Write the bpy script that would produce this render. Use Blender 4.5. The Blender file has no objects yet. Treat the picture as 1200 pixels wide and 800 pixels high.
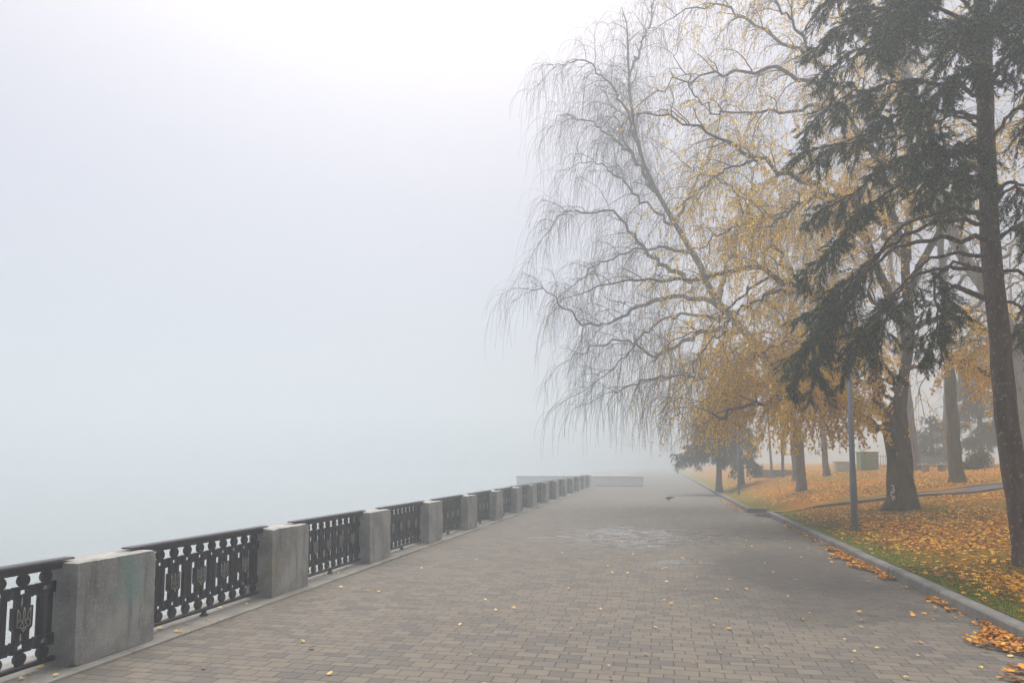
import bpy, math, random
import numpy as np

SC = bpy.context.scene
COL = SC.collection
rng = np.random.default_rng(7)
random.seed(7)
PI = math.pi

# ------------------------------------------------------------------ camera
F_PX, EYE = 800.0, 1.8
PITCH = math.atan(62 / F_PX)
YAW = math.atan(175 / F_PX * math.cos(PITCH))
cam_d = bpy.data.cameras.new('camera')
cam = bpy.data.objects.new('camera', cam_d)
COL.objects.link(cam)
cam.location = (0, 0, EYE)
cam.rotation_euler = (PI / 2 + PITCH, 0, YAW)
cam_d.sensor_width = 36
cam_d.lens = F_PX / 1200 * 36
cam_d.shift_y = 80 / 1200
cam_d.clip_start = 0.05
cam_d.clip_end = 2000
SC.camera = cam

_fh = np.array([-math.sin(YAW), math.cos(YAW), 0])
_r = np.array([math.cos(YAW), math.sin(YAW), 0])
_F = _fh * math.cos(PITCH) + np.array([0, 0, math.sin(PITCH)])
_U = -_fh * math.sin(PITCH) + np.array([0, 0, math.cos(PITCH)])


def ray(px, py):
    return _F + (px - 600) / F_PX * _r + (480 - py) / F_PX * _U


def at(px, py, Y):
    """world point at northing Y seen at a place of the survey photograph"""
    d = ray(px, py)
    return np.array([0, 0, EYE]) + d * (Y / d[1])


# ------------------------------------------------------------------ terrain
KERB_X, KERB_X2, KERB_H = 3.48, 3.02, 0.16


def sstep(a, b, x):
    t = np.clip((x - a) / (b - a), 0, 1)
    return t * t * (3 - 2 * t)


PATH = None


def lawn_z(x, y):
    d = np.maximum(np.asarray(x, float) - KERB_X - 0.18, 0)
    H = 1.55 * sstep(7.5, 32, np.asarray(y, float))
    bump = 0.025 * np.sin(x * 1.7 + 0.6 * y) * np.sin(y * 0.9) * np.clip(d, 0, 1)
    z = KERB_H + 0.005 + H * (1 - np.exp(-d / 4.7)) + bump
    if PATH is not None:
        # the side path is cut a little into the slope and comes down to the walk between the kerbs
        x_, y_ = np.broadcast_arrays(np.asarray(x, float), np.asarray(y, float))
        q = np.stack([x_.ravel(), y_.ravel()], 1)
        dist = np.full(len(q), 9.0)
        near = (q[:, 1] > 22) & (q[:, 1] < 46)
        if near.any():
            dist[near] = np.min(np.linalg.norm(q[near, None] - PATH[None], axis=2), axis=1)
        dist = dist.reshape(x_.shape)
        inn = sstep(0.85, 0.6, dist)
        rmp = np.clip((x_ - KERB_X) / 1.6, 0, 1)
        z = z - inn * (0.02 + (z - 0.03) * (1 - rmp) ** 1.5)
    return z


def on_lawn(px, py):
    d = ray(px, py)
    o = np.array([0, 0, EYE])
    ts = np.linspace(3, 90, 6000)
    P = o + ts[:, None] * d
    below = P[:, 2] < lawn_z(P[:, 0], P[:, 1])
    i = int(np.argmax(below)) if below.any() else len(ts) - 1
    return P[i]


def lawn_at(px, Y):
    """lawn point at northing Y in the vertical plane through column px (near the horizon)"""
    p = at(px, 542, Y)
    return np.array([p[0], Y, float(lawn_z(p[0], Y))])


# ------------------------------------------------------------------ object helpers
def link(o, parent=None):
    COL.objects.link(o)
    if parent is not None:
        o.parent = parent
    return o


def tag(o, label=None, cat=None, group=None, kind=None):
    for k, v in (('label', label), ('category', cat), ('group', group), ('kind', kind)):
        if v:
            o[k] = v
    return o


def empty(name, loc, label, cat, group=None, rz=0):
    o = bpy.data.objects.new(name, None)
    o.empty_display_size = 0.2
    link(o)
    o.location = loc
    o.rotation_euler = (0, 0, rz)
    return tag(o, label, cat, group)


def mesh_np(name, V, faces, mat, parent=None, smooth=True, origin=(0, 0, 0)):
    """faces: list of int arrays (n,k)"""
    me = bpy.data.meshes.new(name)
    V = np.asarray(V, np.float32) - np.asarray(origin, np.float32)
    me.vertices.add(len(V))
    me.vertices.foreach_set('co', V.ravel())
    faces = [np.asarray(f, np.int32) for f in faces if len(f)]
    flat = np.concatenate([f.ravel() for f in faces])
    sizes = np.concatenate([np.full(len(f), f.shape[1], np.int32) for f in faces])
    starts = np.concatenate([[0], np.cumsum(sizes)[:-1]]).astype(np.int32)
    me.loops.add(len(flat))
    me.loops.foreach_set('vertex_index', flat)
    me.polygons.add(len(sizes))
    me.polygons.foreach_set('loop_start', starts)
    me.polygons.foreach_set('loop_total', sizes)
    me.polygons.foreach_set('use_smooth', np.full(len(sizes), smooth))
    me.update(calc_edges=True)
    me.validate()
    me.materials.append(mat)
    o = bpy.data.objects.new(name, me)
    return link(o, parent)


class MB:
    """collects simple shapes into one mesh"""

    def __init__(self):
        self.V, self.F = [], []

    def _add(self, v, f):
        n = len(self.V)
        self.V += [tuple(p) for p in v]
        self.F += [tuple(n + i for i in q) for q in f]

    def box(self, x0, x1, y0, y1, z0, z1):
        v = [(x0, y0, z0), (x1, y0, z0), (x1, y1, z0), (x0, y1, z0), (x0, y0, z1), (x1, y0, z1), (x1, y1, z1), (x0, y1, z1)]
        self._add(v, [(0, 3, 2, 1), (4, 5, 6, 7), (0, 1, 5, 4), (1, 2, 6, 5), (2, 3, 7, 6), (3, 0, 4, 7)])

    def prism(self, prof, axis, a, b):
        """profile (list of 2-d points) swept along axis from a to b; 'x': (y,z), 'y': (x,z), 'z': (x,y)"""
        n = len(prof)

        def P(p, t):
            return {'x': (t, p[0], p[1]), 'y': (p[0], t, p[1]), 'z': (p[0], p[1], t)}[axis]
        v = [P(p, a) for p in prof] + [P(p, b) for p in prof]
        f = [tuple(range(n))[::-1], tuple(range(n, 2 * n))]
        f += [(i, (i + 1) % n, n + (i + 1) % n, n + i) for i in range(n)]
        self._add(v, f)

    def lathe(self, prof, seg=20, c=(0, 0)):
        """profile (r,z) round the vertical through c"""
        n = len(prof)
        v = []
        for k in range(seg):
            a = 2 * PI * k / seg
            v += [(c[0] + r * math.cos(a), c[1] + r * math.sin(a), z) for r, z in prof]
        f = []
        for k in range(seg):
            k2 = (k + 1) % seg
            f += [(k * n + i, k2 * n + i, k2 * n + i + 1, k * n + i + 1) for i in range(n - 1)]
        f.append(tuple(k * n for k in range(seg))[::-1])
        f.append(tuple(k * n + n - 1 for k in range(seg)))
        self._add(v, f)

    def tube(self, pts, rad, sides=8):
        pts = np.asarray(pts, float)
        V, Fq = tubes(pts[None], np.full((1, len(pts)), rad) if np.isscalar(rad) else np.asarray(rad)[None], sides, cap=True)
        n = len(self.V)
        self.V += [tuple(p) for p in V]
        for fs in Fq:
            self.F += [tuple(int(n + i) for i in q) for q in fs]

    def build(self, name, mat, parent=None, bevel=0, smooth=False, seg=2):
        me = bpy.data.meshes.new(name)
        me.from_pydata(self.V, [], self.F)
        me.validate()
        me.materials.append(mat)
        o = link(bpy.data.objects.new(name, me), parent)
        if bevel:
            m = o.modifiers.new('bevel', 'BEVEL')
            m.width = bevel
            m.segments = seg
            m.limit_method = 'ANGLE'
            m.angle_limit = math.radians(35)
        if smooth:
            me.polygons.foreach_set('use_smooth', [True] * len(me.polygons))
        return o


def nrm(v):
    return v / np.maximum(np.linalg.norm(v, axis=-1, keepdims=True), 1e-9)


def tubes(P, R, sides=3, cap=False, rnoise=0):
    """P (M,N,3), R (M,N) -> vertices and quads of M tubes"""
    M, N, _ = P.shape
    T = nrm(np.gradient(P, axis=1))
    ref = np.array([0.31, 0.52, 0.08])
    ref = np.where(np.abs((T * nrm(ref)).sum(-1, keepdims=True)) > 0.93, np.array([0.9, -0.2, 0.1]), ref)
    U = nrm(np.cross(T, ref))
    W = np.cross(T, U)
    a = 2 * PI * np.arange(sides) / sides
    rr = R[:, :, None, None]
    if rnoise:
        rr = rr * (1 + rnoise * rng.normal(size=(M, N, sides, 1)))
    V = P[:, :, None] + rr * (np.cos(a)[None, None, :, None] * U[:, :, None] + np.sin(a)[None, None, :, None] * W[:, :, None])
    idx = np.arange(M * N * sides).reshape(M, N, sides)
    nx = np.roll(idx, -1, axis=2)
    q = np.stack([idx[:, :-1], nx[:, :-1], nx[:, 1:], idx[:, 1:]], -1).reshape(-1, 4)
    Fs = [q]
    if cap:
        Fs += [idx[:, 0, ::-1].reshape(M, sides), idx[:, -1].reshape(M, sides)]
    return V.reshape(-1, 3), Fs


def cat(parts):
    """join several (V, [faces]) into one"""
    VV, FF, n = [], [], 0
    for V, Fs in parts:
        VV.append(V)
        FF += [f + n for f in Fs]
        n += len(V)
    return np.concatenate(VV), FF


def smooth_line(pts, n):
    """Catmull-Rom through pts (k,d), n samples evenly along it"""
    p = np.asarray(pts, float)
    p = np.vstack([2 * p[0] - p[1], p, 2 * p[-1] - p[-2]])
    out = []
    for i in range(1, len(p) - 2):
        t = np.linspace(0, 1, 20, endpoint=False)[:, None]
        a, b, c, d = p[i - 1], p[i], p[i + 1], p[i + 2]
        out.append(0.5 * (2 * b + (c - a) * t + (2 * a - 5 * b + 4 * c - d) * t ** 2 + (3 * b - a - 3 * c + d) * t ** 3))
    out.append(p[-2][None])
    q = np.vstack(out)
    s = np.concatenate([[0], np.cumsum(np.linalg.norm(np.diff(q[:, :3], axis=0), axis=1))])
    u = np.linspace(0, s[-1], n)
    return np.stack([np.interp(u, s, q[:, k]) for k in range(q.shape[1])], 1)


# ------------------------------------------------------------------ materials
class NT:
    def __init__(self, name):
        m = bpy.data.materials.new(name)
        m.use_nodes = True
        self.m = m
        self.t = m.node_tree
        self.b = self.t.nodes['Principled BSDF']
        self.out = self.t.nodes['Material Output']

    def n(self, typ, **kw):
        x = self.t.nodes.new(typ)
        for k, v in kw.items():
            setattr(x, k, v)
        return x

    def l(self, a, b):
        self.t.links.new(a, b)

    def m_(self, op, a, b=None, c=None, clamp=False):
        x = self.n('ShaderNodeMath', operation=op)
        x.use_clamp = clamp
        for i, v in enumerate((a, b, c)):
            if v is None:
                continue
            if isinstance(v, (int, float)):
                x.inputs[i].default_value = v
            else:
                self.l(v, x.inputs[i])
        return x.outputs[0]

    def coord(self, kind='Object'):
        return self.n('ShaderNodeTexCoord').outputs[kind]

    def pos(self):
        return self.n('ShaderNodeNewGeometry').outputs['Position']

    def noise(self, vec, scale, detail=4, rough=0.55, stretch=None, out='Fac'):
        if stretch:
            mp = self.n('ShaderNodeMapping')
            mp.inputs['Scale'].default_value = stretch
            self.l(vec, mp.inputs['Vector'])
            vec = mp.outputs[0]
        x = self.n('ShaderNodeTexNoise')
        x.inputs['Scale'].default_value = scale
        x.inputs['Detail'].default_value = detail
        x.inputs['Roughness'].default_value = rough
        self.l(vec, x.inputs['Vector'])
        return x.outputs[out]

    def ramp(self, fac, stops, interp='LINEAR'):
        x = self.n('ShaderNodeValToRGB')
        cr = x.color_ramp
        cr.interpolation = interp
        while len(cr.elements) < len(stops):
            cr.elements.new(0.5)
        for e, (p, c) in zip(cr.elements, stops):
            e.position = p
            e.color = (*c, 1) if len(c) == 3 else c
        self.l(fac, x.inputs[0])
        return x.outputs[0]

    def ss(self, x, a, b):
        """smooth step of x from a to b (0..1)"""
        r = self.n('ShaderNodeMapRange', interpolation_type='SMOOTHSTEP')
        self.l(x, r.inputs['Value'])
        r.inputs['From Min'].default_value = a
        r.inputs['From Max'].default_value = b
        return r.outputs['Result']

    def mix(self, fac, a, b, blend='MIX'):
        x = self.n('ShaderNodeMix', data_type='RGBA', blend_type=blend)
        for s, v in ((x.inputs[0], fac), (x.inputs[6], a), (x.inputs[7], b)):
            if isinstance(v, (int, float)):
                s.default_value = v
            elif isinstance(v, tuple):
                s.default_value = (*v, 1)
            else:
                self.l(v, s)
        return x.outputs[2]

    def base(self, c):
        if isinstance(c, tuple):
            self.b.inputs['Base Color'].default_value = (*c, 1)
        else:
            self.l(c, self.b.inputs['Base Color'])

    def rough(self, r):
        if isinstance(r, (int, float)):
            self.b.inputs['Roughness'].default_value = r
        else:
            self.l(r, self.b.inputs['Roughness'])

    def spec(self, v):
        self.b.inputs['Specular IOR Level'].default_value = v

    def bump(self, h, strength, dist):
        x = self.n('ShaderNodeBump')
        x.inputs['Strength'].default_value = strength
        x.inputs['Distance'].default_value = dist
        self.l(h, x.inputs['Height'])
        self.l(x.outputs[0], self.b.inputs['Normal'])

    def xyz(self, v):
        s = self.n('ShaderNodeSeparateXYZ')
        self.l(v, s.inputs[0])
        return s.outputs


def mat_concrete(name, c0, c1, stains=0.5, paint=False, bumpy=0.004, pc=((0.16, 0.32, 0.29), 0.64, 0.58, 9.0, 7.0, 0.5)):
    k = NT(name)
    p = k.coord() if paint else k.pos()
    n1 = k.noise(p, 2.2, 6, 0.6)
    n2 = k.noise(p, 45, 4, 0.65)
    streak = k.noise(p, 3.0, 5, 0.6, stretch=(2.6, 2.6, 0.35))
    col = k.mix(k.ss(n1, 0.3, 0.72), c0, c1)
    dark = tuple(x * 0.5 for x in c0)
    col = k.mix(k.m_('MULTIPLY', k.ss(streak, 0.52, 0.75), stains), col, dark)
    col = k.mix(k.m_('MULTIPLY', k.ss(n2, 0.5, 0.75), 0.45), col, tuple(min(1, x * 1.5) for x in c1))
    sp = k.noise(p, 150, 2, 0.5)
    col = k.mix(k.m_('MULTIPLY', k.ss(sp, 0.58, 0.72), 0.5), col, tuple(x * 0.45 for x in c0))
    if paint:
        s = k.xyz(p)
        dy = k.m_('SUBTRACT', s[1], pc[1])
        dz = k.m_('SUBTRACT', s[2], pc[2])
        d = k.m_('SQRT', k.m_('ADD', k.m_('MULTIPLY', k.m_('MULTIPLY', dy, dy), pc[3]), k.m_('MULTIPLY', k.m_('MULTIPLY', dz, dz), pc[4])))
        nn = k.noise(p, 4.2, 4, 0.6)
        msk = k.m_('MULTIPLY', k.ss(k.m_('ADD', d, k.m_('MULTIPLY', k.m_('SUBTRACT', nn, 0.5), 2.6)), 1.0, 0.1), pc[5])
        col = k.mix(msk, col, pc[0])
    k.base(col)
    k.rough(0.85)
    k.spec(0.3)
    k.bump(k.m_('ADD', n2, k.m_('MULTIPLY', sp, 0.6)), 0.8, bumpy)
    return k.m


def mat_plain(name, c, rough=0.6, var=0.25, scale=6, metallic=0, bumpd=0.0015):
    k = NT(name)
    p = k.pos()
    n1 = k.noise(p, scale, 5, 0.6)
    k.base(k.mix(n1, tuple(x * (1 - var) for x in c), tuple(min(1, x * (1 + var)) for x in c)))
    k.rough(rough)
    k.b.inputs['Metallic'].default_value = metallic
    if bumpd:
        k.bump(k.noise(p, scale * 8, 4), 0.5, bumpd)
    return k.m


def mat_pavers():
    k = NT('paving_stones')
    p = k.pos()
    s = k.xyz(p)
    # slight wander so that the courses are not ruled lines
    wob = k.m_('MULTIPLY', k.m_('SUBTRACT', k.noise(p, 0.9, 2), 0.5), 0.03)
    y = k.m_('ADD', s[1], wob)
    per = 0.262
    kk = k.m_('FLOOR', k.m_('DIVIDE', y, per))
    t = k.m_('SUBTRACT', y, k.m_('MULTIPLY', kk, per))
    thick = k.m_('GREATER_THAN', t, 0.106)
    hgt = k.m_('ADD', 0.106, k.m_('MULTIPLY', thick, 0.05))
    v = k.m_('SUBTRACT', t, k.m_('MULTIPLY', thick, 0.106))
    row = k.m_('ADD', k.m_('MULTIPLY', kk, 2), thick)
    wn = k.n('ShaderNodeTexWhiteNoise', noise_dimensions='1D')
    k.l(row, wn.inputs['W'])
    w = 0.208
    x = k.m_('ADD', k.m_('DIVIDE', s[0], w), k.m_('ADD', k.m_('MULTIPLY', row, 0.5), k.m_('MULTIPLY', wn.outputs['Value'], 0.3)))
    ci = k.m_('FLOOR', x)
    u = k.m_('SUBTRACT', x, ci)
    du = k.m_('MULTIPLY', k.m_('MINIMUM', u, k.m_('SUBTRACT', 1, u)), w)
    dv = k.m_('MINIMUM', v, k.m_('SUBTRACT', hgt, v))
    d = k.m_('MINIMUM', du, dv)
    d = k.m_('ADD', d, k.m_('MULTIPLY', k.m_('SUBTRACT', k.noise(p, 60, 3), 0.5), 0.005))
    joint = k.ss(d, 0.0068, 0.0025)
    cxy = k.n('ShaderNodeCombineXYZ')
    k.l(ci, cxy.inputs[0])
    k.l(row, cxy.inputs[1])
    rn = k.n('ShaderNodeTexWhiteNoise', noise_dimensions='2D')
    k.l(cxy.outputs[0], rn.inputs['Vector'])
    # colour per stone: taupe, sand, violet grey; neighbouring batches drift
    big = k.noise(p, 0.35, 3)
    f = k.m_('ADD', k.m_('MULTIPLY', rn.outputs['Value'], 0.8), k.m_('MULTIPLY', big, 0.3))
    col = k.ramp(f, [(0.1, (0.095, 0.090, 0.084)), (0.3, (0.140, 0.127, 0.107)), (0.5, (0.176, 0.156, 0.126)),
                     (0.72, (0.156, 0.140, 0.114)), (0.84, (0.092, 0.088, 0.088)), (1.0, (0.186, 0.170, 0.142))])
    grain = k.noise(p, 130, 3, 0.7)
    col = k.mix(k.m_('MULTIPLY', k.ss(grain, 0.42, 0.7), 0.35), col, (0.28, 0.26, 0.23))
    mott = k.noise(p, 7, 5, 0.65)
    col = k.mix(k.m_('MULTIPLY', k.ss(mott, 0.45, 0.75), 0.28), col, (0.10, 0.09, 0.082))
    col = k.mix(1.0, col, (0.84, 0.84, 0.83), 'MULTIPLY')
    # damp areas: one long patch across the walk and one towards the lawn kerb
    wn1 = k.noise(p, 0.55, 5, 0.62)
    wn2 = k.noise(p, 3.2, 4, 0.6)

    def blob(x0, y0, rx, ry, soft):
        ax = k.m_('DIVIDE', k.m_('SUBTRACT', s[0], x0), rx)
        ay = k.m_('DIVIDE', k.m_('SUBTRACT', s[1], y0), ry)
        r = k.m_('SQRT', k.m_('ADD', k.m_('MULTIPLY', ax, ax), k.m_('MULTIPLY', ay, ay)))
        r = k.m_('ADD', r, k.m_('ADD', k.m_('MULTIPLY', k.m_('SUBTRACT', wn1, 0.5), 1.3), k.m_('MULTIPLY', k.m_('SUBTRACT', wn2, 0.5), 0.5)))
        return k.ss(r, 1.0, 1.0 - soft)
    wet_far = blob(-0.5, 17.4, 3.5, 3.9, 0.8)
    wet_mid = blob(0.3, 12.9, 0.8, 0.9, 0.7)
    shine = k.m_('MAXIMUM', wet_far, wet_mid)
    wet_near = blob(1.9, 11.8, 2.1, 4.8, 0.75)
    wet = k.m_('MAXIMUM', k.m_('MULTIPLY', wet_far, 0.25), k.m_('MULTIPLY', wet_near, 0.95))
    film = k.m_('MULTIPLY', shine, k.m_('MULTIPLY', k.ss(k.m_('ADD', k.m_('MULTIPLY', wn2, 0.6), k.m_('MULTIPLY', rn.outputs['Value'], 0.5)), 0.28, 0.66), k.m_('SUBTRACT', 1.0, joint)))
    dry = col
    wetc = k.mix(1.0, dry, (0.40, 0.40, 0.42), 'MULTIPLY')
    col = k.mix(wet, dry, wetc)
    moss = k.m_('MULTIPLY', k.ss(k.noise(p, 1.1, 5, 0.7), 0.58, 0.72), k.ss(s[0], -4.2, -4.85))
    jc = k.mix(moss, (0.052, 0.044, 0.038), (0.05, 0.07, 0.02))
    col = k.mix(k.m_('MULTIPLY', joint, 0.88), col, jc)
    k.base(col)
    rg = k.m_('SUBTRACT', 0.82, k.m_('MULTIPLY', wet, 0.18))
    rg = k.m_('SUBTRACT', rg, k.m_('MULTIPLY', film, 0.62))
    k.rough(k.m_('ADD', rg, k.m_('MULTIPLY', joint, 0.15), clamp=True))
    k.spec(0.4)
    tilt = k.m_('MULTIPLY', rn.outputs['Value'], 0.25)
    h = k.m_('ADD', k.ss(d, 0.0, 0.012), k.m_('ADD', tilt, k.m_('MULTIPLY', grain, 0.25)))
    h = k.m_('MULTIPLY', h, k.m_('SUBTRACT', 1.0, k.m_('MULTIPLY', film, 0.9)))
    k.bump(h, 0.55, 0.006)
    return k.m


def mat_lawn():
    k = NT('lawn_turf')
    p = k.pos()
    s = k.xyz(p)
    n1 = k.noise(p, 0.45, 5, 0.6)
    n2 = k.noise(p, 9, 5, 0.7)
    n3 = k.noise(p, 40, 3, 0.7)
    g = k.ramp(n2, [(0.25, (0.055, 0.07, 0.008)), (0.55, (0.13, 0.15, 0.012)), (0.8, (0.19, 0.17, 0.02))])
    leaf = k.ramp(n3, [(0.25, (0.14, 0.06, 0.014)), (0.5, (0.38, 0.15, 0.014)), (0.75, (0.54, 0.25, 0.025))])
    # leaf litter lies thicker away from the kerb edge
    edge = k.ss(s[0], 3.7, 4.6)
    cover = k.m_('MULTIPLY', k.ss(k.m_('ADD', k.m_('MULTIPLY', n1, 0.9), k.m_('MULTIPLY', n2, 0.5)), 0.5, 0.82), edge)
    far = k.ss(s[1], 14, 30)
    cover = k.m_('ADD', k.m_('MULTIPLY', cover, 0.75), k.m_('MULTIPLY', far, 0.25), clamp=True)
    k.base(k.mix(cover, g, leaf))
    k.rough(0.95)
    k.spec(0.1)
    k.bump(k.m_('ADD', n2, n3), 1.0, 0.03)
    return k.m


def mat_leaf(name, stops, trans=0.35, rough=0.6):
    k = NT(name)
    g = k.n('ShaderNodeNewGeometry')
    c = k.ramp(g.outputs['Random Per Island'], stops)
    k.base(c)
    k.rough(rough)
    k.spec(0.25)
    if trans:
        tr = k.n('ShaderNodeBsdfTranslucent')
        k.l(c, tr.inputs['Color'])
        mx = k.n('ShaderNodeMixShader')
        mx.inputs[0].default_value = trans
        k.l(k.b.outputs[0], mx.inputs[1])
        k.l(tr.outputs[0], mx.inputs[2])
        k.l(mx.outputs[0], k.out.inputs['Surface'])
    return k.m


def mat_bark(name, c0, c1, fleck=None, fl=0.6, scale=5, fs=9):
    k = NT(name)
    p = k.pos()
    n1 = k.noise(p, scale, 6, 0.7, stretch=(1, 1, 0.25))
    n2 = k.noise(p, scale * 6, 4, 0.7, stretch=(1, 1, 0.4))
    n3 = k.noise(p, 1.2, 3)
    col = k.mix(k.ss(n1, 0.3, 0.7), c0, c1)
    col = k.mix(k.m_('MULTIPLY', k.ss(n2, 0.5, 0.75), 0.6), col, tuple(x * 0.45 for x in c0))
    col = k.mix(k.m_('MULTIPLY', k.ss(n3, 0.5, 0.75), 0.4), col, (c1[0] * 0.8, c1[1] * 0.95, c1[2] * 0.6))
    if fleck:
        f = k.noise(p, fs, 4, 0.65, stretch=(1, 1, 0.7))
        col = k.mix(k.ss(f, fl, fl + 0.06), col, fleck)
    k.base(col)
    k.rough(0.9)
    k.spec(0.2)
    k.bump(k.m_('ADD', n1, k.m_('MULTIPLY', n2, 0.5)), 1.0, 0.03)
    return k.m


def mat_water():
    k = NT('river_water')
    p = k.pos()
    k.base((0.27, 0.30, 0.305))
    k.rough(0.15)
    k.b.inputs['IOR'].default_value = 1.33
    n = k.m_('ADD', k.noise(p, 2.2, 4, 0.6, stretch=(1, 0.55, 1)), k.m_('MULTIPLY', k.noise(p, 9, 3, 0.5, stretch=(1, 0.6, 1)), 0.3))
    k.bump(n, 1.0, 0.14)
    return k.m


M_CONC = mat_concrete('weathered_concrete', (0.24, 0.236, 0.222), (0.42, 0.415, 0.395), 0.6)
M_CONCP = mat_concrete('painted_concrete', (0.21, 0.206, 0.192), (0.38, 0.375, 0.355), 0.7, paint=True)
M_CONCO = mat_concrete('ochre_stained_concrete', (0.22, 0.216, 0.20), (0.40, 0.395, 0.375), 0.6, paint=True, pc=((0.27, 0.22, 0.11), 0.12, 0.36, 22.0, 6.0, 0.4))
M_KERB = mat_concrete('kerb_concrete', (0.12, 0.117, 0.112), (0.215, 0.21, 0.20), 0.5)
M_STRIP = mat_concrete('edge_concrete', (0.17, 0.165, 0.15), (0.27, 0.26, 0.235), 0.3)
M_IRON = mat_plain('painted_cast_iron', (0.022, 0.019, 0.026), 0.42, 0.4, 9)
M_EMB = mat_plain('worn_iron_relief', (0.30, 0.29, 0.25), 0.5, 0.3, 30, metallic=0.3)
M_PAVE = mat_pavers()
M_LAWN = mat_lawn()
M_ASPH = mat_plain('asphalt', (0.075, 0.07, 0.07), 0.85, 0.3, 3, bumpd=0.004)
M_WATER = mat_water()
M_BARKB = mat_bark('dark_birch_bark', (0.05, 0.039, 0.025), (0.14, 0.11, 0.068), (0.42, 0.40, 0.36), 0.68)
M_BARKG = mat_bark('grey_bark', (0.12, 0.105, 0.092), (0.25, 0.22, 0.195))  # fog fading of the far limbs put into a lighter grey
M_BARKW = mat_bark('pale_birch_bark', (0.30, 0.28, 0.26), (0.52, 0.50, 0.47), (0.05, 0.045, 0.04), 0.6)
M_BARKS = mat_bark('spruce_bark', (0.045, 0.030, 0.024), (0.14, 0.098, 0.078), (0.26, 0.205, 0.18), 0.585, 7, 20)
M_TWIG = mat_plain('twig_bark', (0.055, 0.042, 0.038), 0.8, 0.3, 3, bumpd=0)
M_NEEDLE = mat_leaf('spruce_needles', [(0.0, (0.010, 0.017, 0.008)), (0.5, (0.020, 0.034, 0.010)), (0.75, (0.045, 0.068, 0.012)), (1.0, (0.20, 0.24, 0.025))], 0.12, 0.55)
M_NEEDLE2 = mat_leaf('fog_paled_needles', [(0.0, (0.05, 0.065, 0.055)), (0.6, (0.09, 0.11, 0.095)), (1.0, (0.14, 0.165, 0.14))], 0.12, 0.55)  # needles paled in colour to imitate fog over the far conifers
M_TWIG3 = mat_plain('brown_twig_bark', (0.15, 0.10, 0.065), 0.8, 0.3, 3, bumpd=0)
M_TWIG2 = mat_plain('grey_twig_bark', (0.12, 0.10, 0.092), 0.8, 0.3, 3, bumpd=0)  # lightened as well, so that distant twigs look fogged
M_YLEAF = mat_leaf('yellow_birch_leaves', [(0.0, (0.30, 0.28, 0.02)), (0.22, (0.70, 0.46, 0.01)), (0.5, (0.88, 0.55, 0.01)), (0.8, (0.88, 0.62, 0.03)), (1.0, (0.72, 0.34, 0.02))], 0.68)
M_YLEAF2 = mat_leaf('tan_birch_leaves', [(0.0, (0.40, 0.22, 0.03)), (0.5, (0.66, 0.37, 0.04)), (1.0, (0.75, 0.47, 0.06))], 0.68)
M_FALL = mat_leaf('fallen_leaf', [(0.0, (0.14, 0.055, 0.012)), (0.18, (0.34, 0.13, 0.016)), (0.42, (0.64, 0.24, 0.010)), (0.68, (0.80, 0.37, 0.010)), (0.88, (0.86, 0.54, 0.02)), (1.0, (0.66, 0.42, 0.10))], 0.15, 0.55)
M_FALLD = mat_leaf('drifted_leaf', [(0.0, (0.16, 0.055, 0.014)), (0.25, (0.40, 0.15, 0.022)), (0.55, (0.64, 0.27, 0.026)), (0.82, (0.76, 0.38, 0.03)), (1.0, (0.80, 0.52, 0.09))], 0.15, 0.5)
M_FALLP = mat_leaf('pale_fallen_leaf', [(0.0, (0.16, 0.06, 0.03)), (0.15, (0.48, 0.26, 0.07)), (0.5, (0.62, 0.45, 0.16)), (0.8, (0.66, 0.52, 0.24)), (1.0, (0.68, 0.44, 0.05))], 0.15, 0.5)
M_GRASS = mat_leaf('grass_blade', [(0.0, (0.05, 0.075, 0.008)), (0.5, (0.11, 0.15, 0.014)), (1.0, (0.19, 0.19, 0.03))], 0.2)
M_POLE = mat_plain('grey_pole_paint', (0.15, 0.175, 0.22), 0.45, 0.15, 4)
M_GLOBE = mat_plain('frosted_lamp', (0.6, 0.6, 0.58), 0.3, 0.05, 4, bumpd=0)
M_GREEN = mat_plain('green_cabinet_paint', (0.17, 0.26, 0.13), 0.6, 0.15, 2)
M_PALE = mat_plain('pale_stone', (0.60, 0.595, 0.575), 0.85, 0.08, 5)
M_DARK = mat_plain('dark_plastic', (0.03, 0.03, 0.035), 0.5, 0.2, 5)
M_WOOD = mat_plain('bench_wood', (0.22, 0.21, 0.20), 0.7, 0.2, 6)
M_BIRD = mat_plain('bird_feathers', (0.03, 0.03, 0.035), 0.6, 0.3, 20, bumpd=0)
M_FAR = mat_bark('far_bark', (0.085, 0.078, 0.058), (0.17, 0.155, 0.115))

# ------------------------------------------------------------------ the setting
def struct(o):
    o['kind'] = 'structure'
    return o


def grid(name, xs, ys, zf, mat):
    X, Y = np.meshgrid(xs, ys)
    Z = zf(X, Y)
    V = np.stack([X, Y, Z], -1).reshape(-1, 3)
    i = np.arange(len(V)).reshape(len(ys), len(xs))
    q = np.stack([i[:-1, :-1], i[:-1, 1:], i[1:, 1:], i[1:, :-1]], -1).reshape(-1, 4)
    return struct(mesh_np(name, V, [q], mat))


STRIP_X = -4.92
ysP = np.concatenate([np.arange(-12, 60, 1.0), np.linspace(60, 290, 24)])
# the walk: one sheet, slightly uneven
grid('promenade', np.concatenate([np.linspace(STRIP_X, 3.655, 18)]), ysP,
     lambda x, y: 0.006 * np.sin(x * 1.3 + y * 0.7) * np.sin(y * 0.43), M_PAVE)
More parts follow.
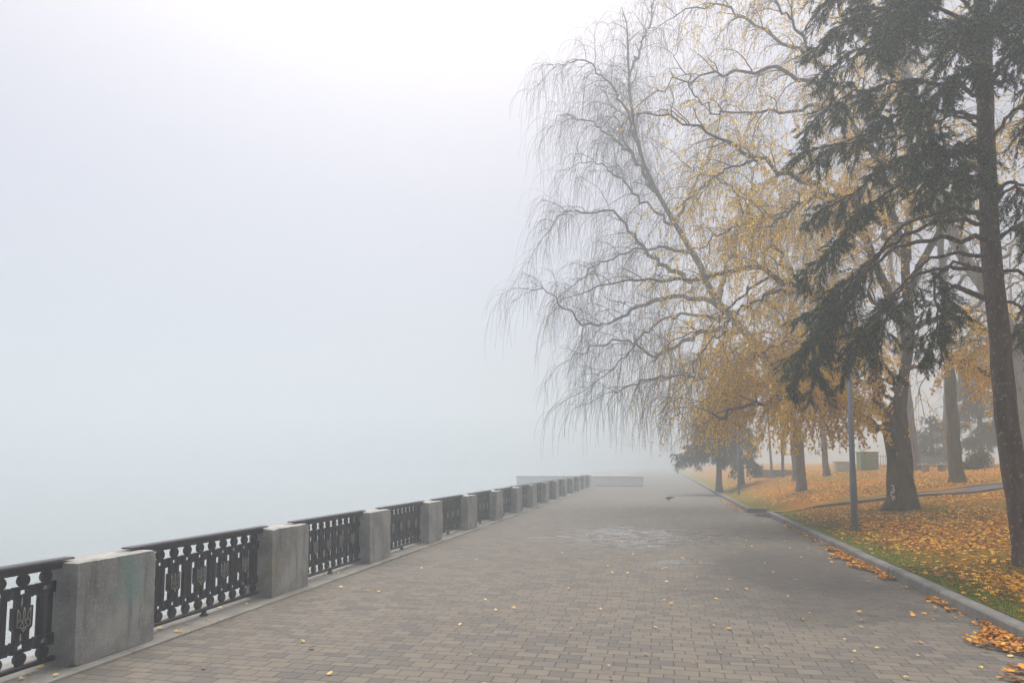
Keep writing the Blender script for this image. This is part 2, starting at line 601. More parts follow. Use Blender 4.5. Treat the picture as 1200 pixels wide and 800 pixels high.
# embankment: wall down to the water and the concrete strip the fence stands on
mb = MB()
mb.box(-5.75, STRIP_X, -12, 52.4, -3.4, 0.018)
struct(mb.build('embankment', M_STRIP, bevel=0.012))
mb = MB()
mb.box(-11.6, STRIP_X, 52.41, 290, -3.4, 0.012)
struct(mb.build('embankment', M_STRIP))
mb = MB()
mb._add([(-310, -25, -2.3), (-5.6, -25, -2.3), (-5.6, 300, -2.3), (-310, 300, -2.3)], [(0, 1, 2, 3)])
struct(mb.build('river', M_WATER))

# kerbs, laid as lengths of concrete with open joints
def kerb_run(x0, y0, y1, step):
    k = MB()
    y = y0
    while y < y1:
        e = min(y + step, y1)
        dx = random.uniform(-0.006, 0.006)
        dz = random.uniform(-0.006, 0.006)
        k.prism([(x0 + dx, -0.05), (x0 + dx + 0.004, KERB_H - 0.025 + dz), (x0 + dx + 0.025, KERB_H + dz), (x0 + dx + 0.17, KERB_H + dz), (x0 + dx + 0.17, -0.05)], 'y', y, e - 0.006)
        y = e
    return struct(k.build('kerb', M_KERB, bevel=0.008))


kerb_run(KERB_X, -12, 24.7, 2.0)
kerb_run(KERB_X2, 26.1, 120, 2.0)
# returns of the two kerbs into the side path
k = MB()
k.box(KERB_X2 + 0.18, KERB_X + 0.5, 26.1, 26.25, -0.05, KERB_H + 0.006)
k.box(KERB_X + 0.18, KERB_X + 0.5, 24.55, 24.7, -0.05, KERB_H + 0.006)
struct(k.build('kerb', M_KERB, bevel=0.008))

# side path across the lawn, draped on the slope, with thin edging
pa = [on_lawn(922, 596.5), on_lawn(996, 587), on_lawn(1100, 577), on_lawn(1180, 568)]
pl = [np.array([KERB_X - 0.02, 25.4])] + [p[:2] for p in pa]
print('path', pl)
dv = pl[-1] - pl[-2]
pl += [pl[-1] + dv * 2.0]
cl = smooth_line(np.array(pl), 90)
tn = nrm(np.gradient(cl, axis=0))
nr = np.stack([-tn[:, 1], tn[:, 0]], 1)


def drape(off, dz):
    q = cl + nr * off
    z = lawn_z(np.maximum(q[:, 0], KERB_X + 0.19), q[:, 1])
    ramp_ = np.clip((q[:, 0] - KERB_X) / 1.2, 0, 1)
    z = z * ramp_ + 0.03 * (1 - ramp_)
    z = np.maximum(z, np.where(ramp_ < 1, lawn_z(np.maximum(q[:, 0], KERB_X + 0.19), q[:, 1]), -9))
    return np.stack([q[:, 0], q[:, 1], z + dz], 1)


PATH = cl[::2]
W2 = 0.52


def drape(off, dz):
    q = cl + nr * off
    return np.stack([q[:, 0], q[:, 1], lawn_z(np.maximum(cl[:, 0], KERB_X + 0.01), cl[:, 1]) + dz], 1)


rows = [drape(o, 0.012) for o in np.linspace(-W2, W2, 5)]
V = np.concatenate(rows)
n = len(cl)
q = np.array([(i * n + j, i * n + j + 1, (i + 1) * n + j + 1, (i + 1) * n + j) for i in range(4) for j in range(n - 1)])
struct(mesh_np('side_path', V, [q[:, ::-1]], M_ASPH))
for sgn in (-1, 1):
    a0, a1 = drape(sgn * (W2 + 0.004), 0.045), drape(sgn * (W2 + 0.085), 0.045)
    b0, b1 = a0 - [0, 0, 0.2], a1 - [0, 0, 0.2]
    V = np.concatenate([a0, a1, b0, b1])
    qq = []
    for j in range(4, n - 1):
        qq += [(j, j + 1, n + j + 1, n + j), (j, j + 1, 2 * n + j + 1, 2 * n + j), (n + j, n + j + 1, 3 * n + j + 1, 3 * n + j)]
    qq.append((4, n + 4, 3 * n + 4, 2 * n + 4))
    struct(mesh_np('path_edging', V, [np.array(qq)], M_KERB, smooth=False))

# lawn: one sheet reaching far beyond the fog
xl = np.concatenate([np.arange(KERB_X + 0.16, 5.4, 0.12), np.arange(5.4, 12, 0.3), np.arange(12, 30, 1.5), np.linspace(30, 170, 15)])
yl = np.concatenate([np.arange(-12, 23, 0.5), np.arange(23, 35, 0.16), np.arange(35, 50, 0.5), np.linspace(50, 290, 40)])
grid('lawn', xl, yl, lawn_z, M_LAWN)
# sliver of lawn between the further kerb and the main sheet
grid('lawn', np.array([KERB_X2 + 0.15, KERB_X2 + 0.35, KERB_X + 0.165]), np.arange(26.11, 291, 2.0),
     lambda x, y: np.full_like(x, KERB_H + 0.004), M_LAWN)

# ------------------------------------------------------------------ waterside parapet: blocks and iron panels
ORD = ['nearest', 'second', 'third', 'fourth', 'fifth', 'sixth', 'seventh', 'eighth', 'ninth', 'tenth', 'eleventh', 'twelfth', 'thirteenth', 'fourteenth', 'fifteenth', 'sixteenth']
PER, BL, R0 = 3.13, 0.96, 6.12
BLK_X0, BLK_X1 = -5.45, -5.05
PAN_X = -5.27
NB = 15


def block_mesh(seed, mat):
    """a concrete block with battered river side and worn, chipped arrises; origin at its near end on the front line"""
    r = np.random.default_rng(seed)
    D = BLK_X1 - BLK_X0
    ny, nz, nx = 14, 14, 6
    bm_v, bm_f = [], []

    def face(P, Q, n_, m_):
        i0 = len(bm_v)
        for a in range(n_ + 1):
            for b in range(m_ + 1):
                u, v = a / n_, b / m_
                bm_v.append(P * (1 - u) * (1 - v) + Q[0] * u * (1 - v) + Q[1] * (1 - u) * v + Q[2] * u * v)
        for a in range(n_):
            for b in range(m_):
                w = m_ + 1
                bm_f.append((i0 + a * w + b, i0 + (a + 1) * w + b, i0 + (a + 1) * w + b + 1, i0 + a * w + b + 1))
    A = lambda x, y, z: np.array([x, y, z], float)
    H = 0.9
    c = {(i, j, k): A((0 if i else (-D if k == 0 else -D + 0.05)) - (0.010 if (i and k) else 0), (BL if j else 0), (H if k else 0)) for i in (0, 1) for j in (0, 1) for k in (0, 1)}
    face(c[1, 0, 0], (c[1, 1, 0], c[1, 0, 1], c[1, 1, 1]), ny, nz)
    face(c[0, 1, 0], (c[0, 0, 0], c[0, 1, 1], c[0, 0, 1]), ny, nz)
    face(c[0, 0, 0], (c[1, 0, 0], c[0, 0, 1], c[1, 0, 1]), nx, nz)
    face(c[1, 1, 0], (c[0, 1, 0], c[1, 1, 1], c[0, 1, 1]), nx, nz)
    face(c[0, 0, 1], (c[1, 0, 1], c[0, 1, 1], c[1, 1, 1]), nx, ny)
    face(c[0, 1, 0], (c[1, 1, 0], c[0, 0, 0], c[1, 0, 0]), nx, ny)
    V = np.array(bm_v)
    # wear: pull the edges in by a noisy amount; identical points move alike
    key = np.round(V, 4)
    ctr = np.array([-D / 2, BL / 2, H / 2])
    half = np.array([D / 2, BL / 2, H / 2])
    rel = np.abs(V - ctr) / half
    ned = (rel > 0.88).sum(1)
    hsh = (np.sin(key @ np.array([127.1, 311.7, 74.7]) + seed) * 43758.5) % 1.0
    amt = np.where(ned >= 2, 0.004 + 0.008 * hsh ** 3, 0.002 * hsh)
    amt = np.where((ned >= 3), 0.01 + 0.018 * hsh, amt)
    V = V + nrm(ctr - V) * amt[:, None]
    me = bpy.data.meshes.new('concrete_block')
    me.from_pydata([tuple(v) for v in V], [], bm_f)
    me.materials.append(mat)
    import bmesh
    bm = bmesh.new()
    bm.from_mesh(me)
    bmesh.ops.remove_doubles(bm, verts=bm.verts, dist=0.002)
    bmesh.ops.recalc_face_normals(bm, faces=bm.faces)
    bm.to_mesh(me)
    bm.free()
    return me


blk = [block_mesh(s, M_CONC) for s in (3, 11, 29)]
blk_p = block_mesh(5, M_CONCP)
blk_o = block_mesh(13, M_CONCO)
for i in range(-1, NB):
    me = blk_p if i == 0 else blk_o if i == 1 else blk[i % 3]
    o = link(bpy.data.objects.new('parapet_block', me))
    o.location = (BLK_X1 + random.uniform(-0.012, 0.012), R0 + PER * i - BL, 0.016 + random.uniform(-0.004, 0.004))
    o.rotation_euler = (0, 0, random.uniform(-0.008, 0.008))
    if i == 0:
        lab = 'grey concrete parapet block smeared with teal paint'
    elif i == -1:
        lab = 'grey concrete parapet block just outside the view, before the teal smeared one'
    elif i == 1:
        lab = 'grey concrete parapet block with yellowish stained near end, right after the teal smeared one'
    else:
        lab = f'grey concrete parapet block, {ORD[i]} in the row counting from the teal smeared one'
    tag(o, lab, 'parapet block', 'concrete blocks of the waterside parapet')

PITCH_B = 0.217
PAN_L = PER - BL


def ring_disc(m, y, z, r, t):
    m.prism([(y + r * math.cos(a), z + r * math.sin(a)) for a in np.linspace(0, 2 * PI, 18, endpoint=False)], 'x', -t, t)


def baluster_mb(emblem):
    m = MB()
    t = 0.022
    for zc in (0.156, 0.802):
        ring_disc(m, 0, zc, 0.051, t)
    m.box(-t + 0.003, t - 0.003, -0.03, 0.03, 0.0985, 0.125)
    m.box(-t + 0.003, t - 0.003, -0.03, 0.03, 0.835, 0.8595)
    hb, hs, sl = 0.092, 0.067, 0.018
    # lower and upper square blocks with a window, drawn as frames
    for z0, z1, zo in ((0.205, 0.305, 0), (0.655, 0.755, 1)):
        m.box(-t, t, -hb, -0.036, z0, z1)
        m.box(-t, t, 0.036, hb, z0, z1)
        if zo:
            m.box(-t, t, -0.036, 0.036, 0.725, z1)
        else:
            m.box(-t, t, -0.036, 0.036, z0, 0.235)
    # stepped cheeks at the slot and the two shaft bars
    for s in (-1, 1):
        y = sorted((s * 0.018, s * 0.036))
        m.box(-t, t, y[0], y[1], 0.268, 0.305)
        m.box(-t, t, y[0], y[1], 0.655, 0.69)
        y = sorted((s * sl, s * hs))
        m.box(-t + 0.002, t - 0.002, y[0], y[1], 0.305, 0.655)
        if not emblem:
            y = sorted((s * (hs + 0.0), s * (hs + 0.008)))
            m.box(-0.008, 0.008, y[0], y[1], 0.33, 0.63)
    if emblem:
        sh = [(-0.088, 0.585), (-0.088, 0.41), (-0.06, 0.385), (-0.03, 0.375), (0, 0.355), (0.03, 0.375), (0.06, 0.385), (0.088, 0.41), (0.088, 0.585)]
        m.prism(sh, 'x', -t - 0.004, t + 0.004)
    return m


def emblem_mb():
    m = MB()
    x = 0.0285
    r = 0.0042

    def ln(pts, rr=r):
        m.tube([(x, a, b) for a, b in pts], rr, 6)
    for s in (-1, 1):
        ln([(s * 0.060, 0.570), (s * 0.062, 0.50), (s * 0.060, 0.425), (s * 0.03, 0.418), (0, 0.412)])
        ln([(s * 0.060, 0.570), (s * 0.042, 0.545), (s * 0.034, 0.515), (s * 0.036, 0.485), (s * 0.052, 0.468), (s * 0.060, 0.455)])
        ln([(s * 0.036, 0.485), (s * 0.020, 0.468), (s * 0.012, 0.455)])
        ln([(0, 0.578), (s * 0.009, 0.54), (s * 0.006, 0.49), (s * 0.014, 0.455), (s * 0.03, 0.435), (s * 0.03, 0.418)])
        ln([(s * 0.022, 0.416), (0, 0.378)])
    ln([(0, 0.455), (0, 0.385)], 0.003)
    return m


def make_panel():
    root = empty('railing_panel', (0, 0, 0), 'x', 'railing')
    m = MB()  # handrail: moulded flat cap that runs a little over both blocks
    m.prism([(-0.062, 0.90), (-0.062, 0.925), (-0.05, 0.938), (0.05, 0.938), (0.062, 0.925), (0.062, 0.90), (0.055, 0.888), (0.055, 0.856), (-0.055, 0.856), (-0.055, 0.888)], 'y', 0.0, PAN_L)
    m.prism([(-0.062, 0.9225), (-0.05, 0.9405), (0.052, 0.9405), (0.064, 0.9225)], 'y', -0.16, PAN_L + 0.13)
    m.build('handrail', M_IRON, root, bevel=0.004)
    m = MB()
    m.prism([(-0.028, 0.062), (0.028, 0.062), (0.034, 0.09), (0.02, 0.103), (-0.02, 0.103), (-0.034, 0.09)], 'y', 0.0, PAN_L)
    m.build('bottom_rail', M_IRON, root, bevel=0.003)
    m = MB()
    m.lathe([(0.045, 0.0), (0.05, 0.012), (0.03, 0.03), (0.028, 0.062)], 14, (0, PAN_L * 0.5))
    m.build('foot', M_IRON, root, smooth=True)
    e0 = p0 = None
    em = None
    for j in range(10):
        y = PAN_L / 2 + (j - 4.5) * PITCH_B
        if j % 2 == 0:
            if e0 is None:
                e0 = baluster_mb(True).build('emblem_baluster', M_IRON, root, bevel=0.003)
                em = emblem_mb().build('trident_emblem', M_EMB, e0, smooth=True)
                b = e0
            else:
                b = link(e0.copy(), root)
                link(em.copy(), b)
        else:
            if p0 is None:
                p0 = baluster_mb(False).build('plain_baluster', M_IRON, root, bevel=0.003)
                b = p0
            else:
                b = link(p0.copy(), root)
        b.location = (0, y, 0)
    return root


def copy_tree(o, parent=None):
    c = o.copy()
    link(c, parent)
    for ch in list(o.children):
        copy_tree(ch, c)
    return c


pan0 = make_panel()
bpy.context.view_layer.update()
for i in range(0, NB):
    o = pan0 if i == 0 else copy_tree(pan0)
    o.location = (PAN_X, R0 + PER * (i - 1), 0.012)
    if i == 0:
        lab = 'dark iron railing panel with trident shields, cut by the photo edge'
    elif i == 1:
        lab = 'dark iron railing panel with trident shields, right after the teal smeared concrete block'
    else:
        lab = f'dark iron railing panel, {ORD[i]} counting from the one cut off at the photo edge'
    tag(o, lab, 'railing', 'iron railing panels of the waterside parapet')

# the low wall that crosses the end of the walk
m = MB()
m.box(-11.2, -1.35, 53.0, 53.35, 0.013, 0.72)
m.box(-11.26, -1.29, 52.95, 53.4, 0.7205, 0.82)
tag(m.build('low_wall', mat_plain('fog_paled_wall', (0.80, 0.80, 0.79), 0.9, 0.06, 3), bevel=0.015), 'long low concrete wall crossing the foggy far end of the promenade', 'wall')  # wall colour lightened to stand in for thicker fog over it

# ------------------------------------------------------------------ vegetation
def perp(T, r):
    v = r.normal(size=T.shape)
    v = v - (v * T).sum(-1, keepdims=True) * T
    return nrm(v)


def walk(P0, D0, L, N, droop, wig, r, up=0.0):
    """M curved shoots: start P0, direction D0, length L, sagging by droop"""
    M = len(P0)
    P = np.zeros((M, N, 3))
    P[:, 0] = P0
    d = nrm(D0)
    st = (L / (N - 1))[:, None]
    dr = droop if np.isscalar(droop) else droop[:, None]
    for k in range(1, N):
        P[:, k] = P[:, k - 1] + d * st
        d = nrm(d + np.array([0, 0, -1.0]) * dr + wig * r.normal(size=d.shape) + np.array([0, 0, up]))
    return P


def limb_lines(limbs, n=26, wig=0.02, seed=1):
    r = np.random.default_rng(seed)
    out = []
    for pts, r0, r1 in limbs:
        P = smooth_line(np.array(pts), n)
        own = P[:, 3] if P.shape[1] > 3 else None
        P = P[:, :3]
        L = np.linalg.norm(np.diff(P, axis=0), axis=1).sum()
        j = r.normal(size=(n, 3)) * wig * min(1.5, L / 4)
        j[0] = 0
        P = P + j
        R = r0 + (r1 - r0) * np.linspace(0, 1, n) ** 0.8
        out.append((P, R if own is None else own, L))
    return out


def leaf_cards(P, D, Nn, size, r, asp=0.62):
    """small diamond leaves with a folded midrib; P (K,3)"""
    D = nrm(D)
    S = nrm(np.cross(D, Nn))
    Nn = np.cross(S, D)
    s = size[:, None]
    a = P
    b = P + D * s * 0.45 + S * s * asp * 0.5 + Nn * s * 0.1
    c = P + D * s
    e = P + D * s * 0.45 - S * s * asp * 0.5 + Nn * s * 0.1
    V = np.stack([a, b, c, e], 1).reshape(-1, 3)
    q = np.arange(len(P) * 4).reshape(-1, 4)
    return V, [np.concatenate([q[:, [0, 1, 2]], q[:, [0, 2, 3]]])]


def trunk_tube(P, R, og, seed, sides=30, n=110):
    """a trunk with spreading root feet, shallow fluting and burls"""
    r = np.random.default_rng(seed + 100)
    q = smooth_line(np.column_stack([P, R]), n)
    P, R = q[:, :3], q[:, 3]
    h = np.maximum(P[:, 2] - og[2], 0)
    V, Fq = tubes(P[None], R[None], sides, cap=True)
    V = V.reshape(n, sides, 3)
    a = 2 * PI * np.arange(sides) / sides
    lob = 0.5 + 0.5 * np.cos(a * 5 + r.uniform(0, 6) + 0.8 * np.sin(a * 2 + r.uniform(0, 6)))
    g = 1 + np.exp(-h / 0.22)[:, None] * (0.08 + 0.34 * lob[None] ** 1.5)
    for _ in range(16):
        k, f, ph = r.integers(1, 9), r.uniform(0.4, 7), r.uniform(0, 6.28)
        g = g + 0.006 * np.sin(a[None] * k + h[:, None] * f + ph)
    g = g + 0.012 * r.normal(size=g.shape)
    V = P[:, None] + (V - P[:, None]) * g[..., None]
    return V.reshape(-1, 3), Fq


def broadleaf(name, label, base, trunk, limbs, seed, barkm, twigm=M_TWIG, leafm=None, group=None,
              sec_gap=0.36, sec_len=(0.8, 2.2), start=0.22, twig_gap=0.13, twig_len=(0.7, 2.2), weep=0.34,
              twig_r=(0.006, 0.0035), leaf_gap=0.09, leaf_p=None, leaf_size=(0.05, 0.075), tw_n=9, sides=10, sec_r=0.026):
    r = np.random.default_rng(seed)
    root = empty(name, tuple(base), label, 'tree', group)
    og = np.asarray(base)
    T = limb_lines([trunk], 40, 0.008, seed)[0]
    Ls = limb_lines(limbs, 30, 0.05, seed + 1)
    # trunk with flared foot
    parts = []
    V, Fq = trunk_tube(T[0], T[1], og, seed)
    mesh_np('trunk', V, Fq, barkm, root, origin=og)
    for P, R, L in Ls:
        V, Fq = tubes(P[None], R[None], sides, cap=True, rnoise=0.04)
        mesh_np('limb', V, Fq, barkm, root, origin=og)
    # secondary branches
    sp, sd, sl, sr = [], [], [], []
    for P, R, L in Ls + [(T[0], T[1], np.linalg.norm(np.diff(T[0], axis=0), axis=1).sum())]:
        st = start if P is not T[0] else 0.55
        k = max(2, int(L * (1 - st) / sec_gap))
        t = st + (1 - st) * (np.arange(k) + r.random(k)) / k
        x = t * (len(P) - 1)
        i = np.clip(x.astype(int), 0, len(P) - 2)
        f = (x - i)[:, None]
        q = P[i] * (1 - f) + P[i + 1] * f
        tg = nrm(P[i + 1] - P[i])
        pd = perp(tg, r)
        sp.append(q)
        sd.append(tg * 0.75 + pd * 0.85 + np.array([0, 0, 0.45]))
        sl.append(r.uniform(*sec_len, k) * (1.15 - 0.55 * t))
        sr.append(np.minimum(sec_r, (R[i] * 0.55)))
        # the limb's own tip carries on as a thin shoot
        sp.append(P[-1:])
        sd.append((P[-1] - P[-3])[None])
        sl.append(np.array([sec_len[1] * 0.7]))
        sr.append(R[-1:] * 0.8)
    sp, sd, sl, sr = np.concatenate(sp), np.concatenate(sd), np.concatenate(sl), np.concatenate(sr)
    NS = 12
    SP = walk(sp, sd, sl, NS, 0.10, 0.14, r)
    SR = sr[:, None] * (1 - 0.75 * np.linspace(0, 1, NS))[None] + 0.002
    br = [tubes(SP, SR, 4)]
    # twigs
    kk = np.maximum(2, (sl / twig_gap).astype(int))
    own = np.repeat(np.arange(len(sl)), kk)
    t = 0.12 + 0.88 * r.random(len(own))
    x = t * (NS - 1)
    i = np.clip(x.astype(int), 0, NS - 2)
    f = (x - i)[:, None]
    tp = SP[own, i] * (1 - f) + SP[own, i + 1] * f
    tg = nrm(SP[own, i + 1] - SP[own, i])
    td = tg * 0.7 + perp(tg, r) * 0.8
    tl = r.uniform(twig_len[0], twig_len[1], len(own)) * (0.55 + 0.6 * r.random(len(own)))
    TP = walk(tp, td, tl, tw_n, weep, 0.09, r)
    # shoots do not hang below head height
    floor_z = lawn_z(np.maximum(TP[..., 0], KERB_X + 0.2), TP[..., 1]) + 1.75
    ok = (TP[..., 2] > floor_z).all(1)
    TP, tl = TP[ok], tl[ok]
    TR = np.linspace(twig_r[0], twig_r[1], tw_n)[None].repeat(len(TP), 0)
    br.append(tubes(TP, TR, 3))
    V, Fq = cat(br)
    mesh_np('twig_crown', V, Fq, twigm, root, origin=og)  # side branches and twigs only, leaves are their own mesh
    nl = 0
    if leafm is not None:
        k = np.maximum(1, (tl / leaf_gap).astype(int))
        own = np.repeat(np.arange(len(tl)), k)
        t = r.random(len(own)) ** 0.85
        x = t * (tw_n - 1)
        i = np.clip(x.astype(int), 0, tw_n - 2)
        f = (x - i)[:, None]
        lp = TP[own, i] * (1 - f) + TP[own, i + 1] * f
        # twigs keep or lose their leaves together, branch by branch
        clump = r.random(len(tl))[own]
        pr = leaf_p(lp)
        keep = (clump * 0.6 + 0.4 * r.random(len(own))) < pr
        lp = lp[keep]
        nl = len(lp)
        D = r.normal(size=(nl, 3)) * 0.6 + np.array([0, 0, -0.8])
        V, Fq = leaf_cards(lp + r.normal(size=(nl, 3)) * 0.025, D, r.normal(size=(nl, 3)), r.uniform(*leaf_size, nl), r)
        mesh_np('leaves', V, Fq, leafm, root, smooth=False, origin=og)
    print(name, 'sec', len(sl), 'twigs', len(TP), 'leaves', nl)
    return root


def PX(pts, Ys):
    """polyline from surveyed directions, northing interpolated from Ys (first, last)"""
    n = len(pts)
    out = []
    for i, (a, b) in enumerate(pts):
        y = Ys[0] + (Ys[1] - Ys[0]) * i / (n - 1)
        out.append(at(a, b, y))
    return np.array(out)


def trunk_line(base, pts, Ys):
    P = PX(pts, Ys)
    return np.vstack([[base - [0, 0, 0.15]], P])


def flare(T, r0, r1, n=40, foot=1.35):
    return T


# --- the big weeping birch with yellow leaves
b1 = on_lawn(1057, 596)
Y1 = b1[1]
print('birch base', b1)
pts = [(1057, 590), (1055, 560), (1053, 525), (1049, 498), (1056, 462), (1062, 420), (1066, 380), (1061, 300), (1070, 200), (1052, 90), (1058, -40), (1050, -130)]
T1 = trunk_line(b1, pts, (Y1, Y1 + 1.0))
lim = [
    (PX([(1055, 522), (1044, 508), (1030, 499), (1010, 487), (985, 480), (950, 468), (905, 471), (862, 480), (832, 486)], (Y1, Y1 - 1.5)), 0.17, 0.025),
    (PX([(1047, 505), (1034, 480), (1028, 445), (1004, 385), (950, 343), (905, 323), (872, 316), (805, 325), (741, 326), (690, 340)], (Y1, Y1 + 1.6)), 0.17, 0.02),
    (PX([(1064, 410), (1035, 335), (1002, 262), (960, 225), (888, 189), (825, 150), (758, 138)], (Y1 + 0.3, Y1 - 1.8)), 0.15, 0.018),
    (PX([(1062, 305), (1024, 185), (982, 122), (940, 92), (895, 81), (804, 95), (762, 110)], (Y1 + 0.5, Y1 + 1.0)), 0.14, 0.018),
    (PX([(1066, 385), (1105, 372), (1150, 385), (1210, 415), (1260, 440)], (Y1 + 0.4, Y1 - 1.2)), 0.10, 0.02),
    (PX([(1056, 462), (1038, 446), (1008, 450), (975, 462), (945, 490)], (Y1, Y1 - 2.2)), 0.07, 0.015),
    (PX([(1060, 430), (1085, 425), (1126, 424), (1161, 441), (1190, 470)], (Y1 + 0.2, Y1 - 1.0)), 0.07, 0.015),
    (PX([(1054, 95), (1000, 22), (945, -25), (870, -60), (800, -55)], (Y1 + 0.8, Y1 - 0.6)), 0.12, 0.02),
    (PX([(1066, 230), (1010, 130), (965, 85), (905, 40), (850, 8), (790, 18)], (Y1 + 0.7, Y1 + 2.4)), 0.12, 0.018),
    (PX([(1004, 385), (960, 400), (915, 405), (872, 420), (845, 440)], (Y1 + 0.5, Y1 - 0.6)), 0.08, 0.015),
    (PX([(950, 343), (915, 300), (880, 255), (850, 215), (800, 190)], (Y1 + 0.8, Y1 + 2.6)), 0.07, 0.014),
    (PX([(1066, 340), (1100, 270), (1140, 200), (1190, 130), (1250, 90)], (Y1 + 0.5, Y1 + 2.0)), 0.12, 0.02),
    (PX([(1058, 0), (1100, -60), (1150, -120)], (Y1 + 0.9, Y1 - 0.5)), 0.08, 0.02),
    (PX([(1062, 300), (1020, 250), (985, 225), (930, 245), (890, 270)], (Y1 + 0.5, Y1 - 2.8)), 0.09, 0.014),
    (PX([(1066, 380), (1020, 350), (990, 350), (960, 390), (930, 430)], (Y1 + 0.4, Y1 - 2.4)), 0.08, 0.014),
    (PX([(940, 340), (900, 345), (855, 375), (825, 410), (805, 445)], (Y1 + 0.6, Y1 - 1.4)), 0.06, 0.012),
    (PX([(905, 323), (870, 345), (835, 380), (790, 400), (765, 425)], (Y1 + 0.8, Y1 + 2.2)), 0.05, 0.012),
    (PX([(960, 225), (920, 250), (875, 260), (830, 285), (800, 300)], (Y1 - 0.8, Y1 - 2.2)), 0.05, 0.012),
    (PX([(888, 189), (850, 200), (815, 225), (785, 250)], (Y1 - 1.2, Y1 - 0.4)), 0.04, 0.012),
    (PX([(982, 122), (930, 130), (880, 130), (830, 125), (790, 60)], (Y1 + 0.7, Y1 + 2.6)), 0.06, 0.012),
    (PX([(965, 85), (930, 30), (900, -10), (860, -40)], (Y1 + 1.0, Y1 - 1.0)), 0.06, 0.012),
    (PX([(1049, 480), (1010, 420), (975, 410), (930, 450), (900, 490)], (Y1 + 0.1, Y1 + 1.8)), 0.06, 0.012),
    (PX([(985, 480), (940, 455), (890, 450), (850, 460), (815, 470)], (Y1 - 0.5, Y1 + 1.0)), 0.05, 0.012),
    (PX([(1061, 300), (1040, 220), (1015, 120), (1000, 40)], (Y1 + 0.5, Y1 - 1.5)), 0.08, 0.015),
]


def p_yel(P):
    x = P[:, 0]
    # crown thins out towards the river side and towards the wind-blown top
    a = sstep(-2.0, 3.6, x) * 0.36 + 0.05
    hz = P[:, 2]
    low = sstep(6.2, 3.6, hz) * sstep(0.5, 2.5, x)   # the sheltered low twigs keep most of their leaves
    return a * (1 - 0.45 * sstep(10.0, 14, hz)) + 0.38 * low


T1 = np.column_stack([T1, [0.40, 0.37, 0.33, 0.31, 0.32, 0.16, 0.135, 0.125, 0.11, 0.095, 0.07, 0.05, 0.03]])
tr1 = (T1, 0.41, 0.06)
birch = broadleaf('birch_tree', 'thick trunked weeping birch with yellow autumn leaves and low forked limbs beside the lamp post', b1, tr1, lim, 21,
                  M_BARKB, twigm=M_TWIG3, leafm=M_YLEAF, leaf_p=p_yel, sec_gap=0.24, sec_len=(0.8, 2.1), twig_gap=0.07, twig_len=(0.6, 1.7), weep=0.30,
                  leaf_gap=0.030, leaf_size=(0.055, 0.095), twig_r=(0.004, 0.0025), sec_r=0.02)

# white paint scribble low on the trunk
from mathutils.bvhtree import BVHTree
from mathutils import Vector
tk = [c for c in birch.children if c.name.startswith('trunk')][0]
bv = BVHTree.FromPolygons([v.co + birch.location for v in tk.data.vertices], [tuple(p.vertices) for p in tk.data.polygons])
strokes = [[(1044, 569), (1047, 568.6), (1047.6, 571), (1045.5, 572.5), (1047.8, 574), (1046.8, 576), (1044, 575.6)],
           [(1048, 577.5), (1045, 577.2), (1044, 579.5), (1046, 581.3), (1048.5, 580.6)],
           [(1045, 583), (1048.6, 583.4)], [(1046.8, 583.2), (1046.4, 587)], [(1047.2, 572.8), (1049, 575)], [(1048, 581), (1049, 584.5)]]
mk = MB()
for st in strokes:
    q = []
    for a_, c_ in smooth_line(np.array(st, float), 14) if len(st) > 2 else np.array(st, float):
        d_ = Vector(ray(a_, c_))
        h_ = bv.ray_cast(Vector((0, 0, EYE)), d_.normalized())
        if h_[0] is not None:
            q.append(np.array(h_[0] - d_.normalized() * 0.006 - birch.location))
    if len(q) > 1:
        mk.tube(q, 0.017, 6)
mk.build('paint_mark', mat_plain('white_paint', (0.62, 0.62, 0.60), 0.7, 0.2, 30, bumpd=0), tk, smooth=True)

